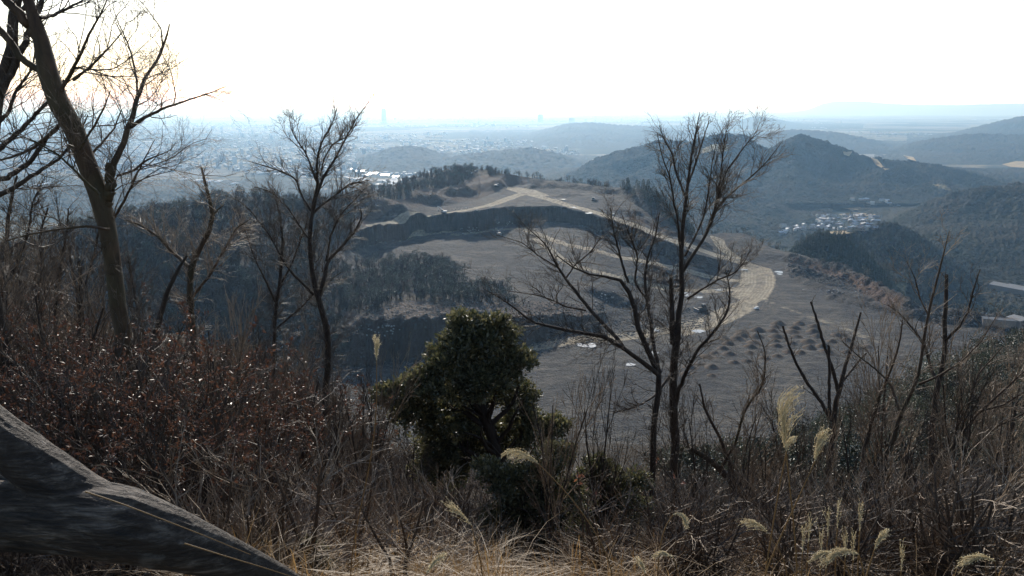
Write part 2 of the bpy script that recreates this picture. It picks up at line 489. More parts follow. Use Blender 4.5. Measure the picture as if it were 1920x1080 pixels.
BUMPS = [([(700,385),(728,392),(750,402)], 20, 11), ([(790,372),(820,378)], 16, 8), ([(850,362),(880,362)], 12, 8), ([(900,352),(935,343)], 12, 5), ([(1000,351),(1050,350),(1100,354),(1150,361)], 9, 5),
 ([(1045,368),(1080,366)], 7, 2.5), ([(1175,404),(1250,438),(1330,461)], 4, 3), ([(1180,522),(1250,532),(1290,529)], 9, 4), ([(1110,545),(1150,560),(1200,572)], 10, 5), ([(1210,500),(1250,508)], 7, 2.5),
 ([(1480,487),(1520,495),(1580,512),(1640,545),(1700,573)], 7, 6), ([(1490,505),(1510,512)], 8, 5), ([(1500,525),(1560,545),(1620,562)], 6, 3.5), ([(1560,560),(1700,590),(1820,604)], 5, 3.5), ([(1690,585),(1720,590)], 9, 5), ([(1790,592),(1860,600)], 8, 4), ([(660,455),(700,458),(740,455)], 5, 3), ([(1160,395),(1190,400)], 8, 4)]
_zb = np.zeros_like(X)
for pts, w, h in BUMPS:
    W_ = np.array([on_ground(a, b) for a, b in pts]); d = dist_to(W_) + fbm(X / (w * 1.2), Yy / (w * 1.2), 95, 3) * w * .5
    _zb = np.maximum(_zb, h * np.clip(1 - d / (w * 1.3), 0, 1) ** .9 * (1 + .5 * fbm(X / (w * .7), Yy / (w * .7), 96, 3)))
Z += _zb; G[..., 2] = Z
PX, PY = project(G)
ROADS = [
 ([(955,352),(985,362),(1040,377),(1100,396),(1160,412),(1210,432),(1260,453),(1320,471),(1375,484),(1415,500),(1438,520),(1432,545),(1400,570),(1350,595),(1290,612),(1200,628),(1080,642),(960,660)], 7.5, 1.0),
 ([(690,425),(740,413),(830,402),(900,391),(945,375),(985,362)], 7.0, 0.85),
 ([(985,432),(1015,440),(1050,456),(1120,474),(1200,488),(1270,503),(1340,520),(1400,528)], 5.2, 1.0),
 ([(1000,440),(1040,480),(1080,502),(1130,515),(1200,530),(1290,546),(1360,545),(1410,535)], 4.8, 1.0),
 ([(1345,445),(1350,462),(1375,480),(1415,500)], 8.0, 0.85),
 ([(1425,560),(1500,590),(1580,615),(1660,645)], 5.0, 0.42),
 ([(960,352),(990,356),(1020,368)], 10.0, 0.6),
 ([(850,440),(920,430),(1000,428)], 9.0, 0.45),
 ([(1415,500),(1425,530),(1400,560)], 16.0, 0.9),
 ([(1400,570),(1340,600),(1260,622)], 13.0, 0.75),
]
road = np.zeros_like(X); rut = np.zeros_like(X)
for pts, w, s in ROADS:
    d = dist_to(path_world(pts))
    road = np.maximum(road, s * np.clip((w * 1.2 - d) / (w * 0.4), 0, 1))
    rut = np.maximum(rut, (d < w) * np.clip(np.sin(d * 2.1) * 1.4, 0, 1))
road *= 1 - np.clip(steep * 2, 0, 1) * (cols[None] < 1290); rut *= 1 - steep
track = np.zeros_like(X); wob = fbm(X / 25, Yy / 25, 81, 3) * 9
for pts, w, s in ROADS[:4] + ROADS[5:6] + ROADS[7:8]:
    d = dist_to(path_world(pts)); track = np.maximum(track, np.clip(np.sin((d + wob) * 1.15) * 2 - 1.1, 0, 1) * np.clip((42 - d) / 30, 0, 1) * .6 * np.clip(.5 + 2 * fbm(X / 30, Yy / 60, 82, 3), 0, 1))
red = np.zeros_like(X)
for pts, w, s in [([(1480,488),(1540,500),(1590,520),(1640,550),(1690,575)], 4.5, 0.42), ([(645,372),(670,400),(690,425),(760,428)], 10, 0.3), ([(1170,405),(1250,440),(1330,462)], 3, 0.4)]:
    red = np.maximum(red, s * np.clip((w * 1.5 - dist_to(path_world(pts))) / w, 0, 1))
brown = np.clip((segv[:, None] > 1.0) * (segv[:, None] < 3.1) * (px_of < 1120) * 0.8 + (segv[:, None] > 7) * (px_of < 990) * 0.9 + (px_of < 640) * 0.6 + steep * 0.25, 0, 1)
G = np.stack([X, Yy, Z], -1)
nr = G.shape[0]
idx = np.arange(nr * ncol).reshape(nr, ncol)
Q = np.stack([idx[:-1, :-1], idx[:-1, 1:], idx[1:, 1:], idx[1:, :-1]], -1).reshape(-1, 4)
smwood = wood.astype(float)
for k_ in range(3):
    smwood[1:-1, 1:-1] = (smwood[:-2, 1:-1] + smwood[2:, 1:-1] + smwood[1:-1, :-2] + smwood[1:-1, 2:] + smwood[1:-1, 1:-1]) / 5
smwood[:, :][road > 0.2] = 0
stsm = np.maximum(steep, ((segv[:, None] > 7.05) & (segv[:, None] < 7.9) & (px_of > 640) & (px_of < 900)) * .45 + np.clip(_zb / 6, 0, .4))
for k_ in range(2): stsm[1:-1] = (stsm[:-2] + stsm[1:-1] + stsm[2:]) / 3
att = {'road': road.ravel(), 'rut': rut.ravel(), 'red': red.ravel(), 'brown': brown.ravel(), 'wood': smwood.ravel(), 'track': (track * (steep < .5)).ravel(), 'steep': stsm.ravel()}
fr = road.ravel()[Q].min(1) > 0.55
fw = wood.ravel()[Q].all(1) & ~fr
def sub(mask, name, mats):
    q = Q[mask]; u, inv = np.unique(q, return_inverse=True)
    return mesh_np(name, G.reshape(-1, 3)[u], inv.reshape(q.shape), mats, None, True, {k: a[u] for k, a in att.items()})
struct('dirt_road', sub(fr, 'dirt_road', M_QUARRY))
struct('quarry_ground', sub(~fr & ~fw, 'quarry_ground', M_QUARRY))
struct('wooded_ground', sub(fw, 'wooded_ground', M_QUARRY))
BV = BVHTree.FromPolygons(G.reshape(-1, 3).tolist(), Q.tolist())
CAM = Vector((0, 0, CZ))
def hit(px, py):
    u, b, c = ray(px, py)
    p, n_, i, d = BV.ray_cast(CAM, Vector((float(u), float(b), float(c))).normalized())
    return p, n_
def zq(x, y):
    p, n_, i, d = BV.ray_cast(Vector((x, y, 900)), Vector((0, 0, -1)))
    return p.z if p else None

# ------------------------------------------------------------------ near hillside (falls from the lookout to the pit floor)
def hill(x, y):
    x = np.asarray(x, float); y = np.asarray(y, float)
    h = np.interp(y, [-60, -20, -4, 0, 2, 6, 15, 30, 60, 100, 200, 300, 390, 430], [-6, -2.5, -1.7, -1.65, -1.9, -4.0, -9.2, -17, -31, -50, -100, -143, -170, -182])
    a = x / np.maximum(y, 4.0)
    left = np.clip((-0.12 - a) / 0.3, 0, 1) * np.clip((y - 5) / 20, 0, 1) * np.clip((260 - y) / 120, 0, 1)
    h = h * (1 - 0.42 * left)
    b = np.interp(x, [0, 25, 45, 58, 72, 120, 200], [0, 1, 7, 14, 21, 33, 40]) * np.exp(-((y - 115) / 38.0) ** 2)
    h = h + b + np.clip(y / 25, 0, 1) * fbm(x / 18, y / 18, 71, 3) * 2.2 + fbm(x / 2.5, y / 2.5, 5, 3) * 0.1
    return CZ + h
ys = np.concatenate([np.arange(-60, 0, 4.0), np.arange(0, 12, 0.35), np.arange(12, 60, 1.5), np.arange(60, 432, 5.0)])
us = np.linspace(-1, 1, 220)
HX = np.sign(us)[None, :] * np.abs(us[None, :]) ** 1.3 * (np.maximum(ys, 0)[:, None] * 0.95 + 22); HY = ys[:, None] + 0 * HX
HG = np.stack([HX, HY, hill(HX, HY)], -1)
ii = np.arange(HG.shape[0] * HG.shape[1]).reshape(HG.shape[:2])
HQ = np.stack([ii[:-1, :-1], ii[:-1, 1:], ii[1:, 1:], ii[1:, :-1]], -1).reshape(-1, 4)
struct('hillside', mesh_np('hillside', HG.reshape(-1, 3), HQ, M_FLOORWOOD, None, True))

# ------------------------------------------------------------------ plain and hills
def mat_plain():
    t = NT("plain fields woods and towns"); v = t.coord()
    n = t.noise(v, 0.0006, 7, 0.62, 0.3)
    c = t.ramp(n, [(0.42, (0.025, 0.034, 0.026)), (0.49, (0.04, 0.046, 0.035)), (0.52, (0.22, 0.18, 0.11)), (0.56, (0.09, 0.09, 0.075)), (0.62, (0.24, 0.22, 0.19))])
    vo = t.N("ShaderNodeTexVoronoi"); vo.inputs['Scale'].default_value = 0.012; vo.distance = 'MANHATTAN'; t.L(v, vo.inputs['Vector'])
    c = t.mix(t.ramp(vo.outputs['Color'], [(0.5, 0.0), (0.9, 0.5)]), c, (0.05, 0.06, 0.045))
    t.color(c); t.rough(0.95, 0.05)
    return t.m
PYS = np.array([900, 1300, 2000, 3000, 5000, 8000, 14000, 25000, 45000, 90000, 140000.])
PG = np.stack([np.linspace(-1, 1, 41)[None, :] * (PYS[:, None] * 0.9 + 400), PYS[:, None] + np.zeros((1, 41)), np.zeros((len(PYS), 41))], -1)
ii = np.arange(PG.shape[0] * 41).reshape(PG.shape[:2])
struct('plain', mesh_np('plain', PG.reshape(-1, 3), np.stack([ii[:-1, :-1], ii[:-1, 1:], ii[1:, 1:], ii[1:, :-1]], -1).reshape(-1, 4), mat_plain()))

HILL_BV = []
def ridge(crest, Y, depth_front, seed, mat, rough=0.12, step=6.0, nrow=40, foot=4.0, back=500, name='hills', tree=3.0, power=1.0, yslant=0.0):
    """a hill massif: crest line traced at its real distance, slopes running down to the valley on both sides"""
    px = np.array([c[0] for c in crest], float); py = np.array([c[1] for c in crest], float)
    c_ = np.arange(px[0], px[-1] + 0.1, step)
    cp = smooth1(np.interp(c_, px, py), 2); Yc = Y + yslant * (c_ - px[0])
    P = PT(c_, cp, Yc)
    rel = np.maximum(P[:, 2] - foot, 1.0)
    e_ = np.arange(len(c_)) / (len(c_) - 1.0); e_ = np.clip(np.minimum(e_ if px[0] > 0 else 1, (1 - e_) if px[-1] < 1950 else 1) / .16, 0, 1); rel = rel * (e_ * e_ * (3 - 2 * e_))
    nb = max(6, nrow // 4)
    T = np.concatenate([np.linspace(-1, 0, nrow), np.linspace(0, 1, nb + 1)[1:]])
    Yg = np.where(T[:, None] < 0, Yc[None] + T[:, None] * depth_front, Yc[None] + T[:, None] * back)
    Xg = P[None, :, 0] * (Yg / Yc[None])
    s = 1 - np.abs(T)[:, None] ** power
    body = np.abs(fbm(Xg / (depth_front * .45), Yg / (depth_front * .6), seed, 4))
    spur = 1 - rough * 5.0 * body * np.sin(np.pi * np.clip(np.abs(T[:, None]), 0, 1))
    Zg = foot + rel[None] * s * spur - 3.0 * (np.abs(T[:, None]) > .995)
    Zg += rng.uniform(-.5, .5, Zg.shape) * tree * np.clip(s * 6, 0, 1) + fbm(Xg / 25, Yg / 25, seed + 5, 2) * tree * 1.2 * np.clip(s * 6, 0, 1)
    Gg = np.stack([Xg, Yg, Zg], -1)
    i2 = np.arange(Gg.shape[0] * Gg.shape[1]).reshape(Gg.shape[:2])
    q = np.stack([i2[:-1, :-1], i2[:-1, 1:], i2[1:, 1:], i2[1:, :-1]], -1).reshape(-1, 4)
    HILL_BV.append((Gg.reshape(-1, 3), q))
    return struct(name, mesh_np(name, Gg.reshape(-1, 3), q, mat, None, True))

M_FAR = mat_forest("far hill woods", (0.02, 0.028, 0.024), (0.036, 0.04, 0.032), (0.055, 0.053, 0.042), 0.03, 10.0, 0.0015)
M_WOODF = mat_forest("hill woodland with clearings", (0.012, 0.019, 0.013), (0.026, 0.028, 0.02), (0.05, 0.043, 0.031), 0.1, 5.0, 0.006, (0.0045, 0.715, (0.3, 0.24, 0.13)))
ridge([(1440,500),(1490,462),(1520,442),(1550,434),(1580,442),(1620,468),(1660,510),(1700,560)], 1090, 190, 3, M_WOODCON, .05, 3, 40, 60, 160, tree=5)
ridge([(1380,560),(1450,500),(1540,450),(1600,428),(1655,414),(1700,425),(1750,458),(1800,500),(1850,545),(1900,585),(1960,640),(2100,690)], 1400, 330, 5, M_WOODFAR, .12, 3, 60, 10, 300, tree=6)
ridge([(1590,440),(1660,415),(1700,395),(1760,370),(1820,352),(1870,346),(1920,342),(2000,350),(2300,330)], 2000, 620, 8, M_WOODFAR, .16, 3, 90, 12, 500, tree=6)
ridge([(960,372),(1030,332),(1100,303),(1150,285),(1190,274),(1240,263),(1300,262),(1355,247),(1400,255),(1440,280),(1470,262),(1500,250),(1530,258),(1570,272),(1620,292),(1680,300),(1740,305),(1800,318),(1860,335),(1930,356),(2000,375)], 3100, 600, 13, M_WOODF, .18, 2.5, 110, 22, 900, tree=7)
ridge([(1000,380),(1080,348),(1180,332),(1260,334),(1330,344),(1400,358),(1450,378),(1500,398),(1560,425)], 2500, 680, 14, M_WOODFAR, .18, 3, 90, 4, 500, tree=7)
ridge([(1250,370),(1330,330),(1400,322),(1450,340),(1500,365),(1560,392),(1600,408)], 2880, 330, 15, M_WOODFAR, .16, 3, 60, 20, 300, tree=7)
ridge([(1540,345),(1600,325),(1660,312),(1720,322),(1790,350),(1860,385)], 2900, 330, 16, M_WOODFAR, .14, 3, 60, 20, 300, tree=7)
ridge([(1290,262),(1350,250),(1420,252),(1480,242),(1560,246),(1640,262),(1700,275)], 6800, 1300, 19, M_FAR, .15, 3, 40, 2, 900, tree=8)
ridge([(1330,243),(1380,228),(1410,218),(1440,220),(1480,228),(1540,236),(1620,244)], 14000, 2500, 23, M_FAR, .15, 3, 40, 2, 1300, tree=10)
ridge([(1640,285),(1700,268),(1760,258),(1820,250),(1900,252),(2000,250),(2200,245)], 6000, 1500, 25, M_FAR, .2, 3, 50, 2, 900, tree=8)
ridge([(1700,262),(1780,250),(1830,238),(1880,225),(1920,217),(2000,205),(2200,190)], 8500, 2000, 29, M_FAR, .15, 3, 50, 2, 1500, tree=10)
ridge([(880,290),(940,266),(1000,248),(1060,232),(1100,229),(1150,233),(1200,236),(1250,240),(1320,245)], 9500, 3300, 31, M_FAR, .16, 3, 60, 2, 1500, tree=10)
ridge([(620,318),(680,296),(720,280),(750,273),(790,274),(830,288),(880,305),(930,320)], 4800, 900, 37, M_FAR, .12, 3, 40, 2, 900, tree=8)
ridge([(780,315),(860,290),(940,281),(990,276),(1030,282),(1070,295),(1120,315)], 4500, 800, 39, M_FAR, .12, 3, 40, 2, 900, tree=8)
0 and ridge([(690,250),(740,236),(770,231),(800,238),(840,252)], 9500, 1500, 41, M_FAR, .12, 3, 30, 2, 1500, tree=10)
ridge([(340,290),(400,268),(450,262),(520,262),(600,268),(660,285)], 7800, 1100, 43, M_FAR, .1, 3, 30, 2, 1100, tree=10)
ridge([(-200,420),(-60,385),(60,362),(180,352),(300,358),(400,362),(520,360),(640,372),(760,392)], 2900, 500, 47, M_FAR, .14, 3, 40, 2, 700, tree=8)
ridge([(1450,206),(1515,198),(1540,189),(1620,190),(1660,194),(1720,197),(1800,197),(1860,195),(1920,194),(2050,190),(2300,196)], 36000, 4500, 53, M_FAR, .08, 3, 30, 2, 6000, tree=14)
HV = np.concatenate([PG.reshape(-1, 3)] + [h[0] for h in HILL_BV])
hq = [np.stack([ii[:-1, :-1], ii[:-1, 1:], ii[1:, 1:], ii[1:, :-1]], -1).reshape(-1, 4)]; o_ = PG.size // 3
for v_, q_ in HILL_BV:
    hq.append(q_ + o_); o_ += len(v_)
BVH2 = BVHTree.FromPolygons(HV.tolist(), np.concatenate(hq).tolist())
def hit_far(px, py):
    u, b, c = ray(px, py)
    p, n_, i, d = BVH2.ray_cast(CAM, Vector((float(u), float(b), float(c))).normalized())
    return p
print('terrain done')

# ------------------------------------------------------------------ branch growth
def unit_rand(n): return norm(rng.normal(size=(n, 3)))

def spawn(P, R, count, lo, hi, ang, up, n, rr, jit, tmin=0.15, tmax=0.98, rmin=0.002, absl=None, away=0.0, bias=None):
    """grow `count` child limbs off the parents P (N,m,3)"""
    N, m, _ = P.shape
    L = np.linalg.norm(np.diff(P, axis=1), axis=2).sum(1)
    pi = rng.choice(N, count, p=L / L.sum())
    t = rng.uniform(tmin, tmax, count); f = t * (m - 1); i = np.minimum(f.astype(int), m - 2); g = (f - i)[:, None]
    p0 = P[pi, i] * (1 - g) + P[pi, i + 1] * g
    tg = norm(P[pi, i + 1] - P[pi, i]); r0 = (R[pi, i] * (1 - g[:, 0]) + R[pi, i + 1] * g[:, 0])
    w = norm(np.cross(tg, unit_rand(count)))
    a = rng.uniform(ang * 0.6, ang * 1.3, count)[:, None]
    d = tg * np.cos(a) + w * np.sin(a); d[:, 2] += up
    if bias is not None: d += np.array(bias)
    d = norm(d)
    base = L[pi] if absl is None else np.full(count, absl)
    ln = base * rng.uniform(lo, hi, count) * (1.15 - 0.65 * t)
    st = (ln / (n - 1))[:, None]
    C = np.zeros((count, n, 3)); C[:, 0] = p0
    for k in range(1, n):
        C[:, k] = C[:, k - 1] + d * st
        d = norm(d + rng.normal(size=(count, 3)) * jit + np.array([0, 0, up * 0.35]))
    r = np.maximum(r0 * rr, rmin)
    CR = r[:, None] * np.linspace(1, 0.3, n)[None]
    return C, np.maximum(CR, rmin * 0.6)

def resamp(P, R, n):
    P = np.asarray(P, float); R = np.asarray(R, float)
    s = np.r_[0, np.cumsum(np.linalg.norm(np.diff(P, axis=0), axis=1))]
    t = np.linspace(0, s[-1], n)
    Q_ = np.stack([np.interp(t, s, P[:, k]) for k in range(3)], 1)
    if n > 6:
        Q2 = Q_.copy(); Q2[1:-1] = (Q_[:-2] + 2 * Q_[1:-1] + Q_[2:]) / 4; Q_ = Q2
    return Q_, np.interp(t, s, R)

def to_mesh(name, parts, mat, smooth=True):
    """parts: list of (P,R,k)"""
    vs, qs, o = [], [], 0
    for P, R, k in parts:
        v, q = tubes(P, R, k); vs.append(v); qs.append(q + o); o += len(v)
    return mesh_np(name, np.concatenate(vs), np.concatenate(qs), mat, None, smooth)

def leaves_at(pos, size, aspect=0.45, updir=0.4, out=None, jitter=1.0):
    """little rhombic, slightly folded leaves"""
    n = len(pos)
    d = unit_rand(n) * jitter
    if out is not None: d = d + out
    d[:, 2] += updir; d = norm(d)
    w = norm(np.cross(d, unit_rand(n))); nn = np.cross(d, w)
    s = (size * rng.uniform(0.6, 1.3, n))[:, None]
    V = np.stack([pos, pos + d * s * .5 + w * s * aspect * .5 + nn * s * .06, pos + d * s - nn * s * .05, pos + d * s * .5 - w * s * aspect * .5 + nn * s * .06], 1)
    return V.reshape(-1, 3), (np.arange(n)[:, None] * 4 + np.arange(4)[None])

# ------------------------------------------------------------------ small prototypes of far trees
def proto_bare(name, h, seed, mat_t, mat_c, dens=1.0, thick=1.0, spread=0.6):
    """returns (trunk mesh, crown mesh); origin at the foot"""
    k = rng.integers(2, 4); st = []; sr = []
    for i in range(k):
        a = rng.uniform(0, 6.28); lean = rng.uniform(0.05, 0.3)
        P = [[0, 0, -0.6]]; 
        for j in range(1, 6):
            P.append([math.cos(a) * lean * h * (j / 5) ** 1.3 + rng.normal() * .015 * h, math.sin(a) * lean * h * (j / 5) ** 1.3 + rng.normal() * .015 * h, h * .8 * j / 5])
        p, r = resamp(P, np.linspace(0.02 * h, 0.006 * h, 6) * thick, 6); st.append(p); sr.append(r)
    T, TR = np.array(st), np.array(sr)
    A, AR = spawn(T, TR, int(22 * dens), 0.3, 0.65, spread, 0.25, 5, 0.6, 0.16, 0.25, 1, 0.0035 * h * thick)
    B, BR = spawn(A, AR, int(80 * dens), 0.3, 0.7, 0.6, 0.2, 4, 0.6, 0.16, 0.2, 1, 0.0028 * h * thick)
    return T, TR, A, AR, B, BR

def bare_tree_obj(name, h, seed, label, group, dens=1.0, thick=1.0, extra=0, mt=None, mc=None, cat='tree', spread=0.6, leaves=None):
    mt = mt or M_BARK; mc = mc or M_TWIG
    T, TR, A, AR, B, BR = proto_bare(name, h, seed, mt, mc, dens, thick, spread)
    parts = [(A, AR, 3), (B, BR, 3)]
    if extra:
        C_, CR_ = spawn(B, BR, extra, 0.35, 0.8, 0.6, 0.15, 4, 0.7, 0.18, 0.1, 1, 0.0017 * h * thick); parts.append((C_, CR_, 3))
    root = tag(link(name, None), label, cat, group)
    link('trunk', to_mesh('trunk', [(T, TR, 6)], mt), root)
    link('branches', to_mesh('branches', parts, mc), root)
    if leaves:
        lp = (C_ if extra else B); n = leaves[0]
        i = rng.integers(0, len(lp), n); t = rng.uniform(0, 1, n)[:, None]; pos = lp[i, -2] * (1 - t) + lp[i, -1] * t
        V, Q_ = leaves_at(pos, leaves[1], 0.42, 0.35)
        link('leaves', mesh_np('leaves', V, Q_, leaves[2]), root)
    return root

def blob_leaves(blobs, per, size, shell=0.45, cl=10, spread=0.1):
    """blobs: (x,y,z,rx,ry,rz); leaves gathered in twig-end rosettes on the outer shell of each"""
    pos, out = [], []
    vol = np.array([(b[3] * b[4] * b[5]) ** (2 / 3) for b in blobs]); n_ = (per * vol / vol.sum()).astype(int)
    for b, n in zip(blobs, n_):
        m = max(1, n // cl)
        d = unit_rand(m); r = 1 - shell * rng.uniform(0, 1, m) ** 1.5
        r = r * (1 + 0.25 * vnoise(d[:, 0] * 2.5 + b[0], d[:, 1] * 2.5 + d[:, 2] * 2 + b[1], 7))
        c = np.array(b[:3]) + d * r[:, None] * np.array(b[3:6])
        c = np.repeat(c, cl, 0) + rng.normal(size=(m * cl, 3)) * spread * np.mean(b[3:6]) ** 0.5
        pos.append(c); out.append(np.repeat(d, cl, 0) * 0.8)
    pos = np.concatenate(pos); out = np.concatenate(out)
    return leaves_at(pos, size, 0.5, 0.5, out)

def evergreen_obj(name, h, label, group, nleaf=900, size=0.5, mat=None, cat='tree', wide=0.35, kind='round'):
    root = tag(link(name, None), label, cat, group)
    if kind == 'round':
        blobs = []
        for i in range(7):
            a = rng.uniform(0, 6.28); r = rng.uniform(0, wide) * h * .7; z = h * rng.uniform(.4, .85)
            s = h * rng.uniform(.14, .24)
            blobs.append((math.cos(a) * r, math.sin(a) * r, z, s, s, s * .8))
        V, Q_ = blob_leaves(blobs, nleaf, size, 0.5, 6, 0.22)
    else:
        m = nleaf; z = h * (0.08 + 0.92 * rng.uniform(0, 1, m) ** 1.25); layer = np.round(z / h * 11) / 11 * h
        z = z * .4 + layer * .6
        rr = (1 - z / h) ** 0.85 * wide * h * rng.uniform(.35, 1.0, m); a = rng.uniform(0, 6.28, m)
        out = np.stack([np.cos(a), np.sin(a), -.25 + 0 * a], 1)
        V, Q_ = leaves_at(np.stack([np.cos(a) * rr, np.sin(a) * rr, z], 1), size, 0.5, 0.0, out * 1.4, 0.6)
    link('trunk', to_mesh('trunk', [(np.array([[[0, 0, -.6], [0, 0, h * .3], [h * .02, 0, h * .6], [0, 0, h * .9]]]), np.array([[.022, .018, .012, .004]]) * h, 5)], M_BARK), root)
    link('crown', mesh_np('crown', V, Q_, mat or M_FAREV), root)
    return root

def merged(protos, placements, mats_of):
    """one mesh out of many copies: placements (proto index, x,y,z, rz, s)"""
    out = {}
    for k, root in enumerate(protos):
        for ch in root.children:
            me = ch.data; n = len(me.vertices); V = np.empty(n * 3, np.float32); me.vertices.foreach_get('co', V); V = V.reshape(-1, 3)
            q = np.empty(len(me.loops), np.int32); me.loops.foreach_get('vertex_index', q); q = q.reshape(-1, 4)
            m = me.materials[0].name
            sel = [p for p in placements if p[0] == k]
            if not sel: continue
            a = np.array([p[4] for p in sel]); s = np.array([p[5] for p in sel]); t = np.array([p[1:4] for p in sel])
            c, sn = np.cos(a)[:, None], np.sin(a)[:, None]
            W_ = np.stack([V[None, :, 0] * c - V[None, :, 1] * sn, V[None, :, 0] * sn + V[None, :, 1] * c, V[None, :, 2] + 0 * c], -1) * s[:, None, None] + t[:, None, :]
            QQ = q[None] + (np.arange(len(sel)) * n)[:, None, None]
            out.setdefault(m, []).append((W_.reshape(-1, 3), QQ.reshape(-1, 4)))
    vs, qs, mi, mats, o = [], [], [], [], 0
    for j, (m, lst) in enumerate(out.items()):
        mats.append(bpy.data.materials[m])
        for v, q in lst:
            vs.append(v); qs.append(q + o); o += len(v); mi.append(np.full(len(q), j))
    return np.concatenate(vs), np.concatenate(qs), np.concatenate(mi), mats

def place_forest(protos, pts, nind, labels, group, stuffname, stufflabel, hr=(0.7, 1.25), stuffcat='woods'):
    """nearest `nind` are individual trees, the rest one object"""
    pts = sorted(pts, key=lambda p: p[1]); used = [False] * len(protos)
    for p in pts[:nind]:
        k = int(rng.integers(0, len(protos))); s = rng.uniform(*hr)
        if not used[k]:
            r = protos[k]; r.location = p; r.scale = (s,) * 3; r.rotation_euler = (0, 0, rng.uniform(0, 6.28)); used[k] = True
        else:
            copy_tree(protos[k], p, rng.uniform(0, 6.28), s)
    rest = pts[nind:]
    if rest:
        pl = [(int(rng.integers(0, len(protos))), p[0], p[1], p[2], rng.uniform(0, 6.28), rng.uniform(*hr)) for p in rest]
        V, q, mi, mats = merged(protos, pl, None)
        struct(stuffname, mesh_np(stuffname, V, q, mats, mi), 'stuff', stufflabel, stuffcat)

# sample points on the wooded parts of the quarry terrain
Cc = G.reshape(-1, 3)[Q].mean(1); segq = np.repeat(((segv[:-1] + segv[1:]) / 2)[:, None], ncol - 1, 1).ravel(); pxq = np.repeat(((cols[:-1] + cols[1:]) / 2)[None], nr - 1, 0).ravel()
v4 = G.reshape(-1, 3)[Q]; areaq = np.abs((v4[:, 1, 0] - v4[:, 0, 0]) * (v4[:, 3, 1] - v4[:, 0, 1]))
woodq = smwood.ravel()[Q].mean(1) > 0.5
def samp(mask, n):
    w = areaq * mask; i = rng.choice(len(w), n, p=w / w.sum())
    return [tuple(Cc[j] + np.array([rng.uniform(-1, 1), rng.uniform(-1, 1), 0.0])) for j in i]
spur = woodq & (pxq < 660) & (segq > 1.2) & (segq < 8.6)
mid = woodq & (pxq >= 640) & (pxq < 1040) & (segq > 3.0) & (segq < 4.1)
crest = woodq & (fbm(Cc[:, 0] / 22, Cc[:, 1] / 22, 97, 3) > -.25) & (pxq > 650) & (pxq < 960) & (segq > 7.1) & (segq < 8.6)
rim = (pxq > 960) & (pxq < 1160) & (segq > 7.75) & (segq < 8.6)
coni = (pxq > 1165) & (pxq < 1300) & (segq > 7.35) & (segq < 8.9)
rrim = (pxq > 1290) & (pxq < 1950) & (segq > 8.0) & (segq < 9.0)
farB = [bare_tree_obj('bare_tree', 7.5, i, 'leafless grey brown tree in the woods around the quarry', 'bare trees in the woods around the quarry', 1.3, 1.7, mc=M_FARBARE, spread=1.0) for i in range(4)]
farE = [evergreen_obj('evergreen_tree', 8.5, 'dull green rounded evergreen among bare trees by the quarry', 'rounded evergreens in the woods by the quarry', 420, 0.55) for i in range(3)]
farC = [evergreen_obj('conifer_tree', 13, 'dark narrow conifer in the stand behind the haul road', 'dark conifers behind the haul road', 420, 1.0, M_CONI, 'tree', 0.2, 'cone') for i in range(2)]
ptsB = samp(spur, 2600) + samp(mid, 420) + samp(rim, 60) + samp(rrim, 110)
ptsE = samp(spur, 800) + samp(mid, 330) + samp(crest, 110) + samp(rim, 22) + samp(rrim, 60)
place_forest(farB, ptsB, 0, None, None, 'bare_woods', 'mass of leafless brown woods covering the spur left of the quarry', (.45, 1.45))
place_forest(farE, ptsE, 298, None, None, 'evergreen_woods', 'dull green evergreens scattered through the woods round the quarry', (.5, 1.55))
CR = [bare_tree_obj('bare_tree', 8, i, 'b', 'b', 1.4, 1.7, mc=M_BROWNBARE, spread=.9) for i in range(3)]
place_forest(CR, samp(crest, 760), 0, None, None, 'crest_woods', 'brown leafless trees crowning the knoll at the top of the quarry', (.35, 1.25))
farB += CR
place_forest(farC, samp(coni, 170), 170, None, None, 'conifer_woods', 'dark conifers')
# conifers covering the small dark hill right of the road bend
def hill_pts(pxr, pyr, n, ymin, ymax):
    r = []
    for _ in range(n * 3):
        p = hit_far(rng.uniform(*pxr), rng.uniform(*pyr))
        if p and ymin < p.y < ymax and p.z > 20: r.append((p.x, p.y, p.z - .5))
        if len(r) >= n: break
    return r
hp = hill_pts((1485, 1680), (436, 545), 420, 850, 1180)
V, q, mi, mats = merged(farC, [(int(rng.integers(0, 2)), *p, rng.uniform(0, 6.28), rng.uniform(.6, 1.0)) for p in hp], None)
struct('conifer_hill_woods', mesh_np('conifer_hill_woods', V, q, mats, mi), 'stuff', 'dense dark conifers covering the small hill beyond the road bend', 'woods')
hp = hill_pts((1440, 1920), (420, 600), 900, 1180, 1500)
V, q, mi, mats = merged(farB[:2] + farE[:1], [(int(rng.integers(0, 3)), *p, rng.uniform(0, 6.28), rng.uniform(.7, 1.1)) for p in hp], None)
struct('hillside_woods', mesh_np('hillside_woods', V, q, mats, mi), 'stuff', 'brownish mixed woods on the rounded hill behind the quarry edge', 'woods')
# the lone umbrella-crowned pine and the dark fir that stand above the woods
def lone(px, py_top, Y, h, kind, label, name, nleaf, size, wide, mat):
    o = evergreen_obj(name, h, label, None, nleaf, size, mat, 'tree', wide, kind)
    p = PT(px, py_top, Y); o.location = (p[0], p[1], (zq(p[0], p[1]) or p[2] - h))
    o['category'] = 'tree'; return o
